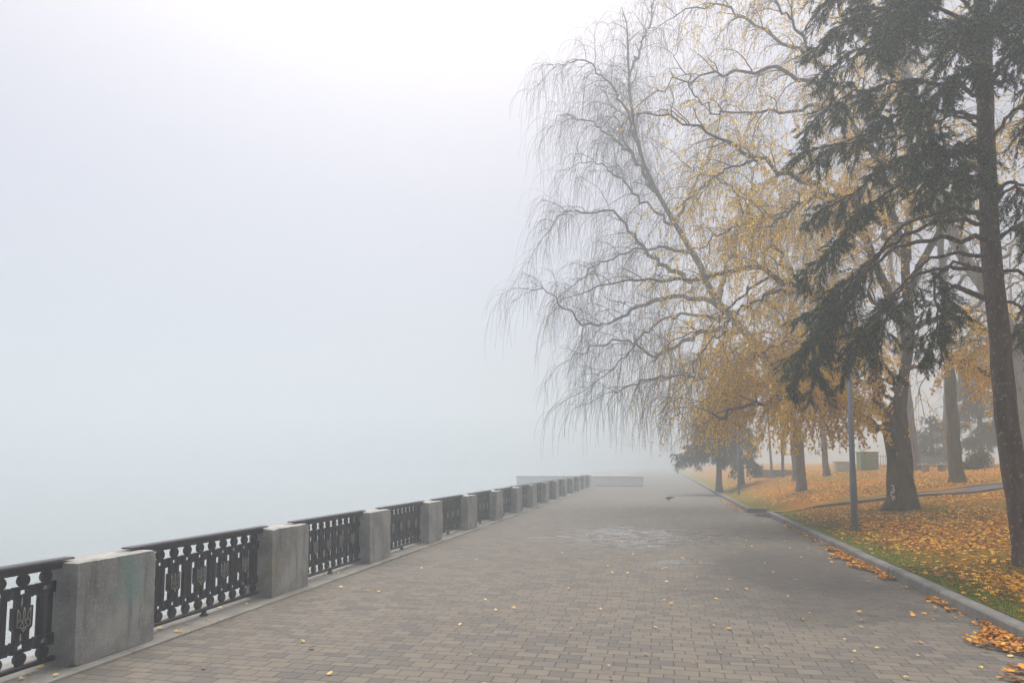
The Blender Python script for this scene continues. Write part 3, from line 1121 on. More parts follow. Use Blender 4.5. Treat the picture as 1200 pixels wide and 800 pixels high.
# --- the bare grey weeping birch behind it, leaning over the walk
b2 = lawn_at(939, 29.5)
Y2 = b2[1]
pts = [(938, 548), (934, 505), (917, 462), (900, 425), (870, 385), (839, 350), (815, 302), (790, 260), (765, 215), (748, 170), (738, 105), (735, 35)]
T2 = trunk_line(b2, pts, (Y2, Y2 - 1.5))
lim2 = [
    (PX([(845, 362), (824, 350), (770, 352), (726, 372), (696, 382), (668, 366), (645, 345), (628, 340)], (Y2 - 0.8, Y2 - 3.0)), 0.12, 0.02),
    (PX([(870, 386), (820, 391), (771, 416), (740, 403), (700, 404), (670, 420)], (Y2 - 0.6, Y2 + 1.0)), 0.12, 0.02),
    (PX([(812, 330), (775, 310), (745, 282), (728, 254), (680, 246), (655, 256), (640, 275)], (Y2 - 0.9, Y2 - 2.4)), 0.11, 0.018),
    (PX([(772, 228), (740, 182), (702, 150), (665, 132), (650, 140)], (Y2 - 1.1, Y2 + 0.6)), 0.09, 0.016),
    (PX([(750, 175), (722, 110), (692, 78), (668, 72), (650, 84)], (Y2 - 1.2, Y2 - 2.8)), 0.08, 0.016),
    (PX([(738, 90), (752, 50), (766, 12), (772, -20)], (Y2 - 1.4, Y2 + 0.4)), 0.06, 0.014),
    (PX([(762, 212), (735, 170), (716, 120), (700, 95)], (Y2 - 1.1, Y2 + 1.8)), 0.06, 0.014),
    (PX([(885, 412), (842, 440), (790, 440), (752, 446), (718, 462)], (Y2 - 0.5, Y2 - 2.4)), 0.10, 0.018),
    (PX([(842, 352), (860, 285), (880, 225), (892, 150)], (Y2 - 0.8, Y2 + 1.2)), 0.10, 0.018),
    (PX([(792, 262), (822, 200), (842, 150), (850, 90)], (Y2 - 1.0, Y2 - 0.2)), 0.09, 0.016),
    (PX([(905, 435), (890, 400), (840, 420), (800, 470), (785, 500)], (Y2 - 0.4, Y2 - 3.0)), 0.08, 0.016),
    (PX([(790, 262), (750, 235), (715, 200), (690, 190), (665, 200)], (Y2 - 1.0, Y2 + 2.4)), 0.07, 0.016),
    (PX([(815, 302), (770, 290), (720, 300), (690, 320), (660, 345)], (Y2 - 0.9, Y2 + 2.0)), 0.08, 0.016),
    (PX([(860, 375), (800, 370), (760, 385), (720, 430), (690, 450)], (Y2 - 0.7, Y2 - 3.4)), 0.08, 0.016),
    (PX([(920, 468), (880, 450), (845, 470), (815, 505)], (Y2 - 0.3, Y2 + 1.5)), 0.08, 0.016),
    (PX([(905, 435), (930, 360), (945, 270), (950, 180)], (Y2 - 0.4, Y2 + 1.5)), 0.10, 0.016),
]


def p_tan(P):
    return 0.42 * sstep(-3.0, 2.5, P[:, 0]) * (1 - 0.8 * sstep(10.5, 14.5, P[:, 2]))


T2 = np.column_stack([T2, [0.19, 0.18, 0.165, 0.155, 0.15, 0.145, 0.135, 0.12, 0.10, 0.085, 0.07, 0.055, 0.035]])
broadleaf('birch_tree', 'nearly bare grey weeping birch leaning over the promenade with long hanging twigs', b2, (T2, 0.2, 0.045), lim2, 33,
          M_BARKG, twigm=M_TWIG2, leafm=M_YLEAF2, leaf_p=p_tan, sec_gap=0.24, sec_len=(0.9, 2.5), twig_gap=0.088, twig_len=(0.9, 2.9), weep=0.42,
          leaf_gap=0.055, leaf_size=(0.06, 0.09), twig_r=(0.0052, 0.0032), tw_n=10, sec_r=0.016)

# --- pale birch leaning behind the spruce
b3 = lawn_at(1203, 15.6)
Y3 = b3[1]
T3 = trunk_line(b3, [(1202, 560), (1197, 470), (1187, 398), (1150, 332), (1112, 268), (1087, 188), (1072, 120), (1047, 30), (1030, -50), (1015, -130)], (Y3, Y3 + 0.6))
lim3 = [
    (PX([(1112, 268), (1080, 255), (1040, 270), (1000, 300)], (Y3 + 0.3, Y3 + 1.2)), 0.07, 0.015),
    (PX([(1087, 188), (1050, 160), (1010, 165), (975, 190)], (Y3 + 0.3, Y3 + 1.6)), 0.07, 0.015),
    (PX([(1150, 332), (1185, 290), (1230, 240)], (Y3 + 0.2, Y3 + 0.9)), 0.07, 0.015),
    (PX([(1072, 120), (1110, 70), (1160, 20)], (Y3 + 0.4, Y3 + 1.4)), 0.06, 0.015),
    (PX([(1047, 30), (1000, -10), (960, -20)], (Y3 + 0.4, Y3 + 1.2)), 0.06, 0.015),
    (PX([(1187, 398), (1150, 395), (1110, 410), (1085, 440)], (Y3 + 0.2, Y3 + 1.2)), 0.05, 0.012),
]
broadleaf('birch_tree', 'slender white barked birch leaning behind the dark spruce', b3, (T3, 0.165, 0.07), lim3, 44,
          M_BARKW, twigm=M_TWIG3, leafm=M_YLEAF, leaf_p=lambda P: np.full(len(P), 0.42), sec_gap=0.42, sec_len=(0.6, 1.5), twig_gap=0.09, twig_len=(0.5, 1.2),
          weep=0.28, leaf_gap=0.04, leaf_size=(0.045, 0.07), twig_r=(0.0045, 0.003))

# --- further trees standing in the fog
def park_tree(label, px, Y, r0, lean, H, seed, nl, spread, leafp=0.0, bark=M_BARKG, fork=0.35, weep=0.2):
    r = np.random.default_rng(seed)
    b = lawn_at(px, Y)
    top = b + np.array([lean, 0, H])
    mid = b + np.array([lean * 0.4, 0, H * 0.5]) + r.normal(size=3) * 0.03
    T = np.array([b - [0, 0, 0.15], b + [lean * 0.02, 0, 0.25], b + np.array([lean * 0.15, 0, H * 0.2]), mid, top])
    lims = []
    for j in range(nl):
        t = fork + (0.95 - fork) * (j + r.random()) / nl
        p = b + (top - b) * t
        a = r.uniform(0, 2 * PI)
        L = spread * (1.15 - 0.6 * t)
        d = np.array([math.cos(a), math.sin(a), 0])
        lims.append((np.array([p, p + d * L * 0.35 + [0, 0, L * 0.28], p + d * L * 0.75 + [0, 0, L * 0.5], p + d * L + [0, 0, L * 0.5]]), max(0.03, r0 * 0.5 * (1.1 - t)), 0.015))
    return broadleaf('park_tree', label, b, (T, r0, r0 * 0.18), lims, seed, bark, twigm=M_TWIG2, leafm=M_YLEAF2 if leafp else None,
                     leaf_p=(lambda P: np.full(len(P), leafp)), group='trees standing in the fog on the lawn',
                     sec_gap=0.55, sec_len=(0.8, 2.2), twig_gap=0.2, twig_len=(0.5, 1.5), weep=weep, tw_n=6, leaf_gap=0.12,
                     leaf_size=(0.07, 0.1), twig_r=(0.009, 0.006), sides=6)


park_tree('stout straight trunked tree at the far edge of the side path', 1120, 26.5, 0.235, -0.2, 13, 51, 11, 4.2, 0.3, M_FAR, 0.3)
park_tree('pale foggy tree seen just right of the thick birch trunk', 1072, 36, 0.26, -0.9, 13, 52, 10, 4.5, 0.0, M_BARKG, 0.3)
park_tree('thin forked bare tree in fog behind the stout straight trunk', 1108, 38, 0.13, 0.4, 9, 53, 9, 3.6, 0.0, M_BARKG, 0.15)
park_tree('foggy tree with slightly leaning trunk left of the lamp post', 968, 38, 0.165, -0.7, 13, 54, 9, 4.0, 0.2, M_BARKG, 0.3)
park_tree('foggy tree close beside the leaning bare birch base', 931, 37, 0.165, 0.0, 13, 55, 9, 4.0, 0.2, M_BARKG, 0.35)
park_tree('slim foggy tree between the dark far conifer and the paired trunks', 917, 43, 0.10, 0.0, 10, 56, 7, 3.0, 0.0, M_BARKG, 0.35)
park_tree('slimmest foggy tree, nearest to the dark far conifer', 904, 46, 0.09, -0.4, 10, 57, 7, 3.0, 0.0, M_BARKG, 0.4)
park_tree('bare foggy tree at the frame edge behind the spruce trunk', 1192, 40, 0.16, 0.2, 11, 58, 9, 4.5, 0.0, M_BARKG, 0.2)

# --- spruces: branches carrying flat sprays of needles
def sprigs(P, D, L, W, r, per=8, blade=1.0):
    """needle tufts: thin blades set round a short shoot. P,D (K,3), L (K,)"""
    K = len(P)
    D = nrm(D)
    a = r.uniform(0, 2 * PI, (K, per))
    t = (np.arange(per)[None] + r.random((K, per))) / per
    U = perp(D, r)
    Wv = np.cross(D, U)
    side = np.cos(a)[..., None] * U[:, None] + np.sin(a)[..., None] * Wv[:, None]
    o = P[:, None] + D[:, None] * (t * L[:, None])[..., None]
    nd = nrm(D[:, None] * 0.9 + side * 0.75)
    nl = W * (0.7 + 0.6 * r.random((K, per)))[..., None]
    tip = o + nd * nl
    bw = nrm(np.cross(nd, side + 0.3 * r.normal(size=side.shape))) * 0.0062 * blade
    mid = o + nd * nl * 0.45
    V = np.stack([o, mid + bw, tip, mid - bw], 2).reshape(-1, 3)
    q = np.arange(len(V)).reshape(-1, 4)
    return V, [q]


def conifer(name, label, base, trunk, branches, seed, bark, needle, foliage_from=0.4, lat_gap=0.1, lat_len=(0.22, 0.68), sprig_gap=0.055, sprig_len=(0.08, 0.17), W=0.062, per=13, group=None, hang=0.1, n_sides=6, blade=1.0):
    r = np.random.default_rng(seed)
    root = empty(name, tuple(base), label, 'tree', group)
    og = np.asarray(base)
    T = limb_lines([trunk], 40, 0.003, seed)[0]
    V, Fq = trunk_tube(T[0], T[1], og, seed)
    mesh_np('trunk', V, Fq, bark, root, origin=og)
    B = limb_lines([(p, a, b) for p, a, b, *_ in branches], 26, 0.03, seed + 3)
    parts = [tubes(P[None], R[None], n_sides, cap=True) for P, R, L in B]
    lp, ld, ll = [], [], []
    for (P, R, L), spec in zip(B, branches):
        ff = spec[3] if len(spec) > 3 else foliage_from
        k = max(2, int(L * (1 - ff) / lat_gap))
        t = ff + (1 - ff) * (np.arange(k) + r.random(k)) / k
        x = t * (len(P) - 1)
        i = np.clip(x.astype(int), 0, len(P) - 2)
        f = (x - i)[:, None]
        q = P[i] * (1 - f) + P[i + 1] * f
        tg = nrm(P[i + 1] - P[i])
        sd = nrm(np.cross(tg, np.array([0, 0, 1.0])))
        sg = np.where(r.random(k) < 0.5, -1, 1)[:, None]
        lp.append(q)
        ld.append(tg * 0.75 + sd * sg * r.uniform(0.3, 1.0, (k, 1)) + np.array([0, 0, -1]) * r.uniform(-0.25, 0.7, (k, 1)))
        ll.append(r.uniform(*lat_len, k) * (1.15 - 0.6 * np.clip((t - ff) / (1 - ff), 0, 1)) * min(1.2, L / 2.5 + 0.3))
        # a few bare side shoots on the inner half
        k2 = max(1, int(L * ff / 0.3))
        t2 = ff * r.random(k2)
        i2 = np.clip((t2 * (len(P) - 1)).astype(int), 0, len(P) - 2)
        parts.append(tubes(walk(P[i2], nrm(P[i2 + 1] - P[i2]) + perp(nrm(P[i2 + 1] - P[i2]), r) * 0.9, r.uniform(0.25, 0.8, k2), 6, 0.1, 0.12, r), np.linspace(0.007, 0.003, 6)[None].repeat(k2, 0), 3))
    lp, ld, ll = np.concatenate(lp), np.concatenate(ld), np.concatenate(ll)
    NL = 8
    LP = walk(lp, ld, ll, NL, hang, 0.07, r)
    parts.append(tubes(LP, np.linspace(0.007, 0.003, NL)[None].repeat(len(LP), 0), 3))
    V, Fq = cat(parts)
    mesh_np('branches', V, Fq, bark, root, origin=og)
    # second order shoots, then needle sprigs along all of them
    k = np.maximum(1, (ll / 0.1).astype(int)) * 2
    own = np.repeat(np.arange(len(ll)), k)
    x = (0.15 + 0.85 * r.random(len(own))) * (NL - 1)
    i = np.clip(x.astype(int), 0, NL - 2)
    f = (x - i)[:, None]
    p2 = LP[own, i] * (1 - f) + LP[own, i + 1] * f
    tg = nrm(LP[own, i + 1] - LP[own, i])
    d2 = tg * 0.8 + perp(tg, r) * 0.75 + np.array([0, 0, -0.25])
    l2 = r.uniform(0.1, 0.3, len(own)) * np.clip(ll[own] * 2, 0.5, 1.2)
    S2 = walk(p2, d2, l2, 4, hang, 0.05, r)
    segP, segD, segL = [], [], []
    for arr, ln in ((LP, ll), (S2, l2)):
        A = arr[:, :-1].reshape(-1, 3)
        Bq = arr[:, 1:].reshape(-1, 3)
        dd = Bq - A
        le = np.linalg.norm(dd, axis=1)
        n_ = np.maximum(1, np.round(le / sprig_gap).astype(int))
        own = np.repeat(np.arange(len(A)), n_)
        tt = r.random(len(own))[:, None]
        segP.append(A[own] + dd[own] * tt)
        segD.append(dd[own])
        segL.append(r.uniform(*sprig_len, len(own)))
    V, Fq = sprigs(np.concatenate(segP), np.concatenate(segD), np.concatenate(segL), W, r, per, blade)
    mesh_np('needles', V, Fq, needle, root, smooth=False, origin=og)
    print(name, 'laterals', len(ll), 'blades', len(Fq[0]))
    return root


b5 = on_lawn(1204, 662)
Y5 = b5[1]
print('spruce base', b5)
T5 = trunk_line(b5, [(1203, 650), (1192, 580), (1181, 500), (1172, 400), (1163, 314), (1158, 230), (1155, 150), (1153, 60), (1150, 0), (1146, -150), (1142, -300)], (Y5, Y5 + 0.2))
S = Y5
br5 = [
    # lower drooping boughs towards the walk
    (PX([(1150, 316), (1112, 313), (1078, 322), (1052, 345), (1035, 385), (1028, 420)], (S, S - 0.9)), 0.038, 0.008, 0.45),
    (PX([(1152, 318), (1120, 310), (1095, 330), (1100, 370), (1090, 420)], (S, S - 1.2)), 0.03, 0.008, 0.4),
    (PX([(1155, 281), (1110, 278), (1060, 286), (1020, 312), (985, 352), (950, 402), (926, 458)], (S, S - 0.3)), 0.045, 0.008, 0.5),
    (PX([(1154, 250), (1105, 248), (1052, 270), (1012, 318), (975, 352), (940, 368)], (S, S + 0.5)), 0.042, 0.008, 0.5),
    (PX([(1156, 262), (1090, 262), (1030, 300), (990, 350), (965, 410), (950, 462)], (S, S + 0.6)), 0.04, 0.008, 0.55),
    (PX([(1160, 352), (1133, 341), (1118, 334)], (S, S - 0.1)), 0.05, 0.035, 0.97),
    (PX([(1155, 300), (1100, 300), (1060, 330), (1020, 380), (990, 430)], (S, S + 0.2)), 0.035, 0.008, 0.5),
    (PX([(1155, 215), (1090, 205), (1040, 225), (1000, 262), (965, 305), (938, 330)], (S, S - 0.5)), 0.042, 0.008, 0.42),
    (PX([(1155, 180), (1085, 180), (1035, 200), (985, 235), (950, 255)], (S, S + 0.6)), 0.04, 0.008, 0.35),
    (PX([(1154, 140), (1090, 128), (1035, 140), (990, 165), (946, 175)], (S, S - 0.6)), 0.04, 0.008, 0.35),
    (PX([(1154, 110), (1085, 95), (1030, 100), (980, 120), (944, 150)], (S, S + 0.4)), 0.04, 0.008, 0.3),
    (PX([(1153, 70), (1090, 48), (1040, 50), (990, 72), (960, 85)], (S, S + 0.1)), 0.038, 0.008, 0.3),
    (PX([(1152, 35), (1085, 8), (1030, 10), (985, 30), (962, 52)], (S, S - 0.7)), 0.038, 0.008, 0.25),
    (PX([(1150, 0), (1090, -30), (1030, -25), (985, -5), (966, 15)], (S, S + 0.5)), 0.036, 0.008, 0.25),
    (PX([(1150, -30), (1095, -70), (1040, -70), (1000, -50), (975, -25)], (S, S - 0.3)), 0.034, 0.008, 0.2),
    (PX([(1148, -80), (1095, -120), (1045, -120), (1010, -100)], (S, S + 0.2)), 0.034, 0.008, 0.2),
    # boughs towards the lens and to the lawn side
    (PX([(1157, 200), (1130, 170), (1110, 190), (1100, 225)], (S, S - 2.0)), 0.036, 0.008, 0.35),
    (PX([(1155, 130), (1140, 90), (1110, 95), (1090, 130)], (S, S - 2.2)), 0.036, 0.008, 0.3),
    (PX([(1155, 80), (1150, 30), (1135, 30), (1120, 60)], (S, S - 2.3)), 0.036, 0.008, 0.25),
    (PX([(1158, 250), (1180, 215), (1200, 230), (1215, 275)], (S, S - 1.6)), 0.036, 0.008, 0.3),
    (PX([(1156, 170), (1190, 130), (1220, 140), (1245, 180)], (S, S - 1.4)), 0.036, 0.008, 0.25),
    (PX([(1155, 110), (1185, 60), (1205, 70), (1220, 110)], (S, S - 1.9)), 0.036, 0.008, 0.25),
    (PX([(1153, 50), (1180, 0), (1200, 5), (1220, 40)], (S, S - 2.0)), 0.036, 0.008, 0.2),
    (PX([(1160, 285), (1195, 268), (1225, 290), (1250, 340)], (S, S - 0.6)), 0.036, 0.008, 0.2),
    (PX([(1162, 320), (1195, 318), (1225, 350), (1245, 400)], (S, S + 0.5)), 0.034, 0.008, 0.25),
    (PX([(1165, 350), (1195, 360), (1220, 400), (1235, 440)], (S, S + 0.8)), 0.03, 0.008, 0.3),
    (PX([(1158, 240), (1200, 215), (1245, 235), (1280, 285)], (S, S + 0.8)), 0.036, 0.008, 0.25),
    (PX([(1154, 100), (1195, 70), (1240, 85), (1275, 130)], (S, S + 0.6)), 0.036, 0.008, 0.2),
    (PX([(1157, 215), (1140, 195), (1120, 215), (1110, 250)], (S, S + 1.6)), 0.034, 0.008, 0.4),
    (PX([(1153, 60), (1120, 25), (1085, 30), (1060, 60)], (S, S + 1.9)), 0.034, 0.008, 0.3),
    (PX([(1154, 150), (1115, 135), (1080, 160), (1060, 200)], (S, S - 1.6)), 0.034, 0.008, 0.4),
    (PX([(1152, 20), (1110, -10), (1070, 0), (1045, 40)], (S, S - 1.8)), 0.034, 0.008, 0.3),
    (PX([(1151, 5), (1165, -40), (1180, -30), (1190, 10)], (S, S - 1.9)), 0.034, 0.008, 0.2),
    (PX([(1150, -20), (1110, -60), (1080, -50), (1065, -10)], (S, S - 1.7)), 0.034, 0.008, 0.2),
]
spr = conifer('spruce_tree', 'tall dark green spruce with drooping boughs and reddish flaking trunk at the lawn front', b5, (T5, 0.18, 0.085), br5, 61, M_BARKS, M_NEEDLE)


def far_conifer(name, label, px, Y, H, R, z0, seed, n, per=5):
    r = np.random.default_rng(seed)
    b = lawn_at(px, Y)
    T = np.array([b - [0, 0, 0.1], b + [0.03, 0, H * 0.5], b + [0, 0, H]])
    brs = []
    for j in range(n):
        t = (j + r.random()) / n
        z = z0 + (H - z0) * t
        a = r.uniform(0, 2 * PI)
        L = R * (1.0 - 0.8 * t) * r.uniform(0.75, 1.1)
        d = np.array([math.cos(a), math.sin(a), 0])
        p = b + [0, 0, z]
        brs.append((np.array([p, p + d * L * 0.5 + [0, 0, 0.12 * L], p + d * L + [0, 0, -0.10 * L]]), 0.03, 0.008))
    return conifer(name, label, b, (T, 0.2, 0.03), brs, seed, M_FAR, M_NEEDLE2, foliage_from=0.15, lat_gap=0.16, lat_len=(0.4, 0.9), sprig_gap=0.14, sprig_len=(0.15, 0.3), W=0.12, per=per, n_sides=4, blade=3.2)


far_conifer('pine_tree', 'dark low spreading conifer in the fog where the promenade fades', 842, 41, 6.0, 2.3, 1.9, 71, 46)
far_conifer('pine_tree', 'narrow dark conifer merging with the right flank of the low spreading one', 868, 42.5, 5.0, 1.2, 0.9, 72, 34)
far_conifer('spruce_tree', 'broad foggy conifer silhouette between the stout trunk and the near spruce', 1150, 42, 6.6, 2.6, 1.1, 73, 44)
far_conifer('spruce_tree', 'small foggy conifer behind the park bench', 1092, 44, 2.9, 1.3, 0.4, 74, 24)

# ------------------------------------------------------------------ leaves and grass on the ground
def ground_leaves(name, XY, zf, size, mat, seed, curl=0.3):
    r = np.random.default_rng(seed)
    K = len(XY)
    z = zf(XY[:, 0], XY[:, 1])
    yaw = r.uniform(0, 2 * PI, K)
    D = np.stack([np.cos(yaw), np.sin(yaw), r.normal(size=K) * 0.22], 1)
    D = nrm(D)
    up = nrm(np.array([0, 0, 1.0]) + r.normal(size=(K, 3)) * np.array([0.28, 0.28, 0]))
    Sv = nrm(np.cross(D, up))
    Nn = np.cross(Sv, D)
    s = r.uniform(*size, K)[:, None]
    w = s * r.uniform(0.32, 0.48, (K, 1))
    c = s * curl * r.uniform(-0.2, 1.0, (K, 1))
    P = np.stack([XY[:, 0], XY[:, 1], z + 0.012], 1) - D * s * 0.5
    v = [P, P + D * s * 0.28 + Sv * w + Nn * c * 0.6, P + D * s * 0.62 + Sv * w * 0.85 + Nn * c * 0.7, P + D * s + Nn * c * 0.3,
         P + D * s * 0.62 - Sv * w * 0.85 + Nn * c * 0.8, P + D * s * 0.28 - Sv * w + Nn * c * 0.5]
    V = np.stack(v, 1).reshape(-1, 3)
    V[:, 2] = np.maximum(V[:, 2], np.repeat(z, 6) + 0.004)
    i = np.arange(K * 6).reshape(-1, 6)
    return mesh_np(name, V, [np.concatenate([i[:, [0, 1, 2, 3]], i[:, [3, 4, 5, 0]]])], mat, smooth=False)


def off_path(XY, m=0.95):
    d = np.min(np.linalg.norm(XY[:, None] - cl[None], axis=2), axis=1)
    return d > m


def vnoise(x, y, sc, seed):
    r = np.random.default_rng(seed)
    s = np.zeros_like(x)
    for k in range(7):
        a, f = r.uniform(0, 2 * PI), sc * r.uniform(0.6, 1.9)
        s += np.sin((x * math.cos(a) + y * math.sin(a)) * f + r.uniform(0, 6.28))
    return s / 7


r = np.random.default_rng(91)
XY = []
for (x0, x1, y0, y1, dens) in ((3.66, 9, 5, 12, 560), (3.66, 11, 12, 20, 400), (3.66, 13, 20, 29, 210), (3.3, 16, 29, 50, 55)):
    n_ = int((x1 - x0) * (y1 - y0) * dens)
    q = np.stack([r.uniform(x0, x1, n_), r.uniform(y0, y1, n_)], 1)
    XY.append(q)
XY = np.concatenate(XY)
dk = XY[:, 0] - KERB_X
pr = 0.10 + 0.95 * sstep(0.25, 0.95, dk + 0.35 * vnoise(XY[:, 0], XY[:, 1], 1.6, 5))
pr *= np.clip(0.68 + 1.0 * vnoise(XY[:, 0], XY[:, 1], 1.3, 6), 0.12, 1)
# bare ring of grass round the two trunks
for bb, rad in ((b5, 0.75), (b1, 1.3)):
    dd = np.linalg.norm((XY - (bb[:2] + np.array([0.1, -0.25]))) / np.array([1.0, 0.75]), axis=1)
    pr *= 0.15 + 0.85 * sstep(rad * 0.6, rad * 1.25, dd)
XY = XY[(r.random(len(XY)) < pr)]
XY = XY[off_path(XY)]
tag(ground_leaves('fallen_leaves', XY, lawn_z, (0.042, 0.095), M_FALL, 92), 'carpet of orange and yellow fallen leaves lying on the lawn', 'leaves', kind='stuff')
print('lawn leaves', len(XY))

# leaves blown against the foot of the kerb
q = []
for (ya, yb, wmax, n_) in ((4.6, 8.6, 0.72, 1700), (6.0, 9.6, 1.1, 60), (9.6, 10.1, 0.3, 45), (11.6, 15.6, 0.36, 1000), (10.5, 18, 0.7, 90), (16.2, 19.5, 0.09, 60), (19.5, 21.0, 0.2, 70)):
    t = r.random(n_)
    y = ya + (yb - ya) * t
    wd = wmax * np.sin(PI * np.clip(t * 0.9 + 0.08, 0, 1)) ** 0.6 * (0.6 + 0.4 * np.sin(y * 5.0))
    q.append(np.stack([KERB_X - 0.03 - wd * r.random(n_) ** 1.4, y], 1))
for (n_, ya, yb) in ((300, 26.3, 34),):
    y = r.uniform(ya, yb, n_)
    q.append(np.stack([KERB_X2 - 0.03 - 0.35 * r.random(n_) ** 1.3, y], 1))
q = np.concatenate(q)
tag(ground_leaves('leaf_drift', q, lambda x, y: 0.004 + 0.05 * np.random.default_rng(3).random(len(x)) ** 1.5, (0.036, 0.078), M_FALLD, 93, 0.45), 'rusty leaves drifted along the foot of the kerb', 'leaves', kind='stuff')
# single pale leaves on the paving
n_ = 330
y = 5 + 22 * r.random(n_) ** 1.25
x = r.uniform(-4.7, 3.3, n_)
kp = r.random(n_) < 0.35 + 0.65 * sstep(-3, 3.2, x)
q = np.stack([x, y], 1)[kp]
q = np.concatenate([q, np.stack([r.uniform(-5.42, -4.98, 70), r.uniform(4.2, 16, 70)], 1)])
tag(ground_leaves('paving_leaves', q, lambda x, y: np.where(x < STRIP_X, 0.02, 0.007), (0.035, 0.072), M_FALLP, 94, 0.35), 'pale yellow leaves dotted over the paving stones', 'leaves', kind='stuff')

# grass blades
XY = []
for (x0, x1, y0, y1, dens) in ((3.64, 4.6, 5, 12, 2200), (4.6, 8.0, 5, 12, 700), (3.64, 4.7, 12, 24, 700), (4.7, 9, 12, 24, 260)):
    n_ = int((x1 - x0) * (y1 - y0) * dens)
    XY.append(np.stack([r.uniform(x0, x1, n_), r.uniform(y0, y1, n_)], 1))
for bb, rr_, n_ in ((b5, 0.75, 2600), (b1, 1.2, 2600)):
    a = r.uniform(0, 2 * PI, n_)
    q = bb[:2] + np.array([-0.08, -0.15]) + np.stack([np.cos(a), np.sin(a)], 1) * (rr_ * np.sqrt(r.random(n_)))[:, None]
    XY.append(q[q[:, 0] > KERB_X + 0.2])
XY = np.concatenate(XY)
XY = XY[off_path(XY)]
z = lawn_z(XY[:, 0], XY[:, 1])
K = len(XY)
a = r.uniform(0, 2 * PI, K)
h = r.uniform(0.02, 0.06, K)
P = np.stack([XY[:, 0], XY[:, 1], z - 0.004], 1)
sd = np.stack([np.cos(a), np.sin(a), 0 * a], 1) * 0.0035
tp = P + np.stack([r.normal(size=K) * h * 0.5, r.normal(size=K) * h * 0.5, h], 1)
V = np.stack([P - sd, P + sd, tp], 1).reshape(-1, 3)
tag(mesh_np('grass', V, [np.arange(K * 3).reshape(-1, 3)], M_GRASS, smooth=False), 'short green grass along the kerb and between the leaves', 'grass', kind='stuff')
# moss and weeds at the foot of the parapet strip
n_ = 1500
y = r.uniform(5, 30, n_)
y = y[(vnoise(y, y * 0, 2.1, 8) > 0.12)]
P = np.stack([STRIP_X + r.normal(size=len(y)) * 0.035, y, np.full(len(y), 0.004)], 1)
a = r.uniform(0, 2 * PI, len(y))
h = r.uniform(0.012, 0.035, len(y))
sd = np.stack([np.cos(a), np.sin(a), 0 * a], 1) * 0.006
tp = P + np.stack([r.normal(size=len(y)) * h, r.normal(size=len(y)) * h, h], 1)
V = np.stack([P - sd, P + sd, tp], 1).reshape(-1, 3)
tag(mesh_np('moss', V, [np.arange(len(y) * 3).reshape(-1, 3)], M_GRASS, smooth=False), 'mossy weeds in the joint along the parapet strip', 'moss', kind='stuff')

# ------------------------------------------------------------------ street furniture
def lamp(label, base, H, rp):
    root = empty('street_lamp', tuple(base), label, 'street lamp', 'street lamps on the lawn')
    m = MB()
    m.lathe([(rp, -0.1), (rp, 1.1), (rp * 0.98, 1.12), (rp * 0.8, 1.6), (rp * 0.62, H)], 20)
    m.build('pole', M_POLE, root, smooth=True)
    m = MB()
    m.lathe([(rp * 0.7, H), (rp * 1.3, H + 0.03), (rp * 1.3, H + 0.09), (0.05, H + 0.12)], 16)
    m.build('collar', M_POLE, root, smooth=True)
    m = MB()
    m.lathe([(0.08, H + 0.12), (0.16, H + 0.2), (0.2, H + 0.33), (0.16, H + 0.46), (0.08, H + 0.52)], 18)
    m.build('globe', M_GLOBE, root, smooth=True)
    m = MB()
    m.lathe([(0.18, H + 0.5), (0.12, H + 0.56), (0.03, H + 0.6)], 16)
    m.build('cap', M_POLE, root, smooth=True)
    return root


p = on_lawn(1002, 623)
lamp('grey metal lamp post standing on leaves beside the thick birch trunk', p, 4.6, 0.076)
p2 = lawn_at(865, 36)
p2[2] = float(lawn_z(p2[0], 36))
lamp('slim pale lamp post far off in the fog beside the dark conifers', p2, 4.9, 0.055)

# green service cabinet
c = lawn_at(1017, 40)
root = empty('utility_cabinet', tuple(c), 'green metal cabinet in the fog between the lamp post and the birch trunk', 'cabinet', rz=YAW * 0.5)
root.scale = (0.84, 0.84, 0.84)
m = MB()
m.box(-0.56, 0.52, -0.35, 0.35, 0.0, 1.12)
m.build('body', M_GREEN, root, bevel=0.01)
m = MB()
m.box(-0.62, 0.58, -0.42, 0.40, 1.121, 1.18)
m.build('roof', M_GREEN, root, bevel=0.01)
m = MB()
m.box(-0.35, 0.49, -0.365, -0.351, 0.06, 1.06)
d_ = m.build('door', M_GREEN, root, bevel=0.004)
m = MB()
m.box(0.36, 0.39, -0.40, -0.366, 0.5, 0.66)
m.build('handle', M_DARK, d_, bevel=0.003)

# pale planter block, low wall and railing behind
c = lawn_at(988, 42)
m = MB()
m.box(-0.45, 0.42, -0.3, 0.3, 0, 0.5)
m.box(-0.5, 0.47, -0.35, 0.35, 0.501, 0.58)
o = m.build('planter', M_PALE, bevel=0.02)
o.location = tuple(c)
tag(o, 'pale oblong stone planter in the fog left of the lamp post', 'planter', 'pale stone planters')
c = lawn_at(906, 44)
m = MB()
m.box(-1.25, 1.25, -0.15, 0.15, 0, 0.42)
m.box(-1.3, 1.3, -0.2, 0.2, 0.421, 0.5)
o = m.build('low_wall', M_CONC, bevel=0.015)
o.location = tuple(c)
tag(o, 'short low grey wall in the fog behind the two slimmest trunks', 'wall')
c = lawn_at(1033, 43)
root = empty('park_fence', tuple(c), 'low thin barred fence in the fog right of the green cabinet', 'fence')
m = MB()
for j in range(14):
    m.box(-0.9 + j * 0.14, -0.875 + j * 0.14, -0.012, 0.012, 0, 0.7)
m.build('bars', M_POLE, root)
m = MB()
m.box(-0.95, 1.0, -0.02, 0.02, 0.7005, 0.74)
m.box(-0.95, 1.0, -0.02, -0.0125, 0.1, 0.14)
m.build('rail', M_POLE, root)

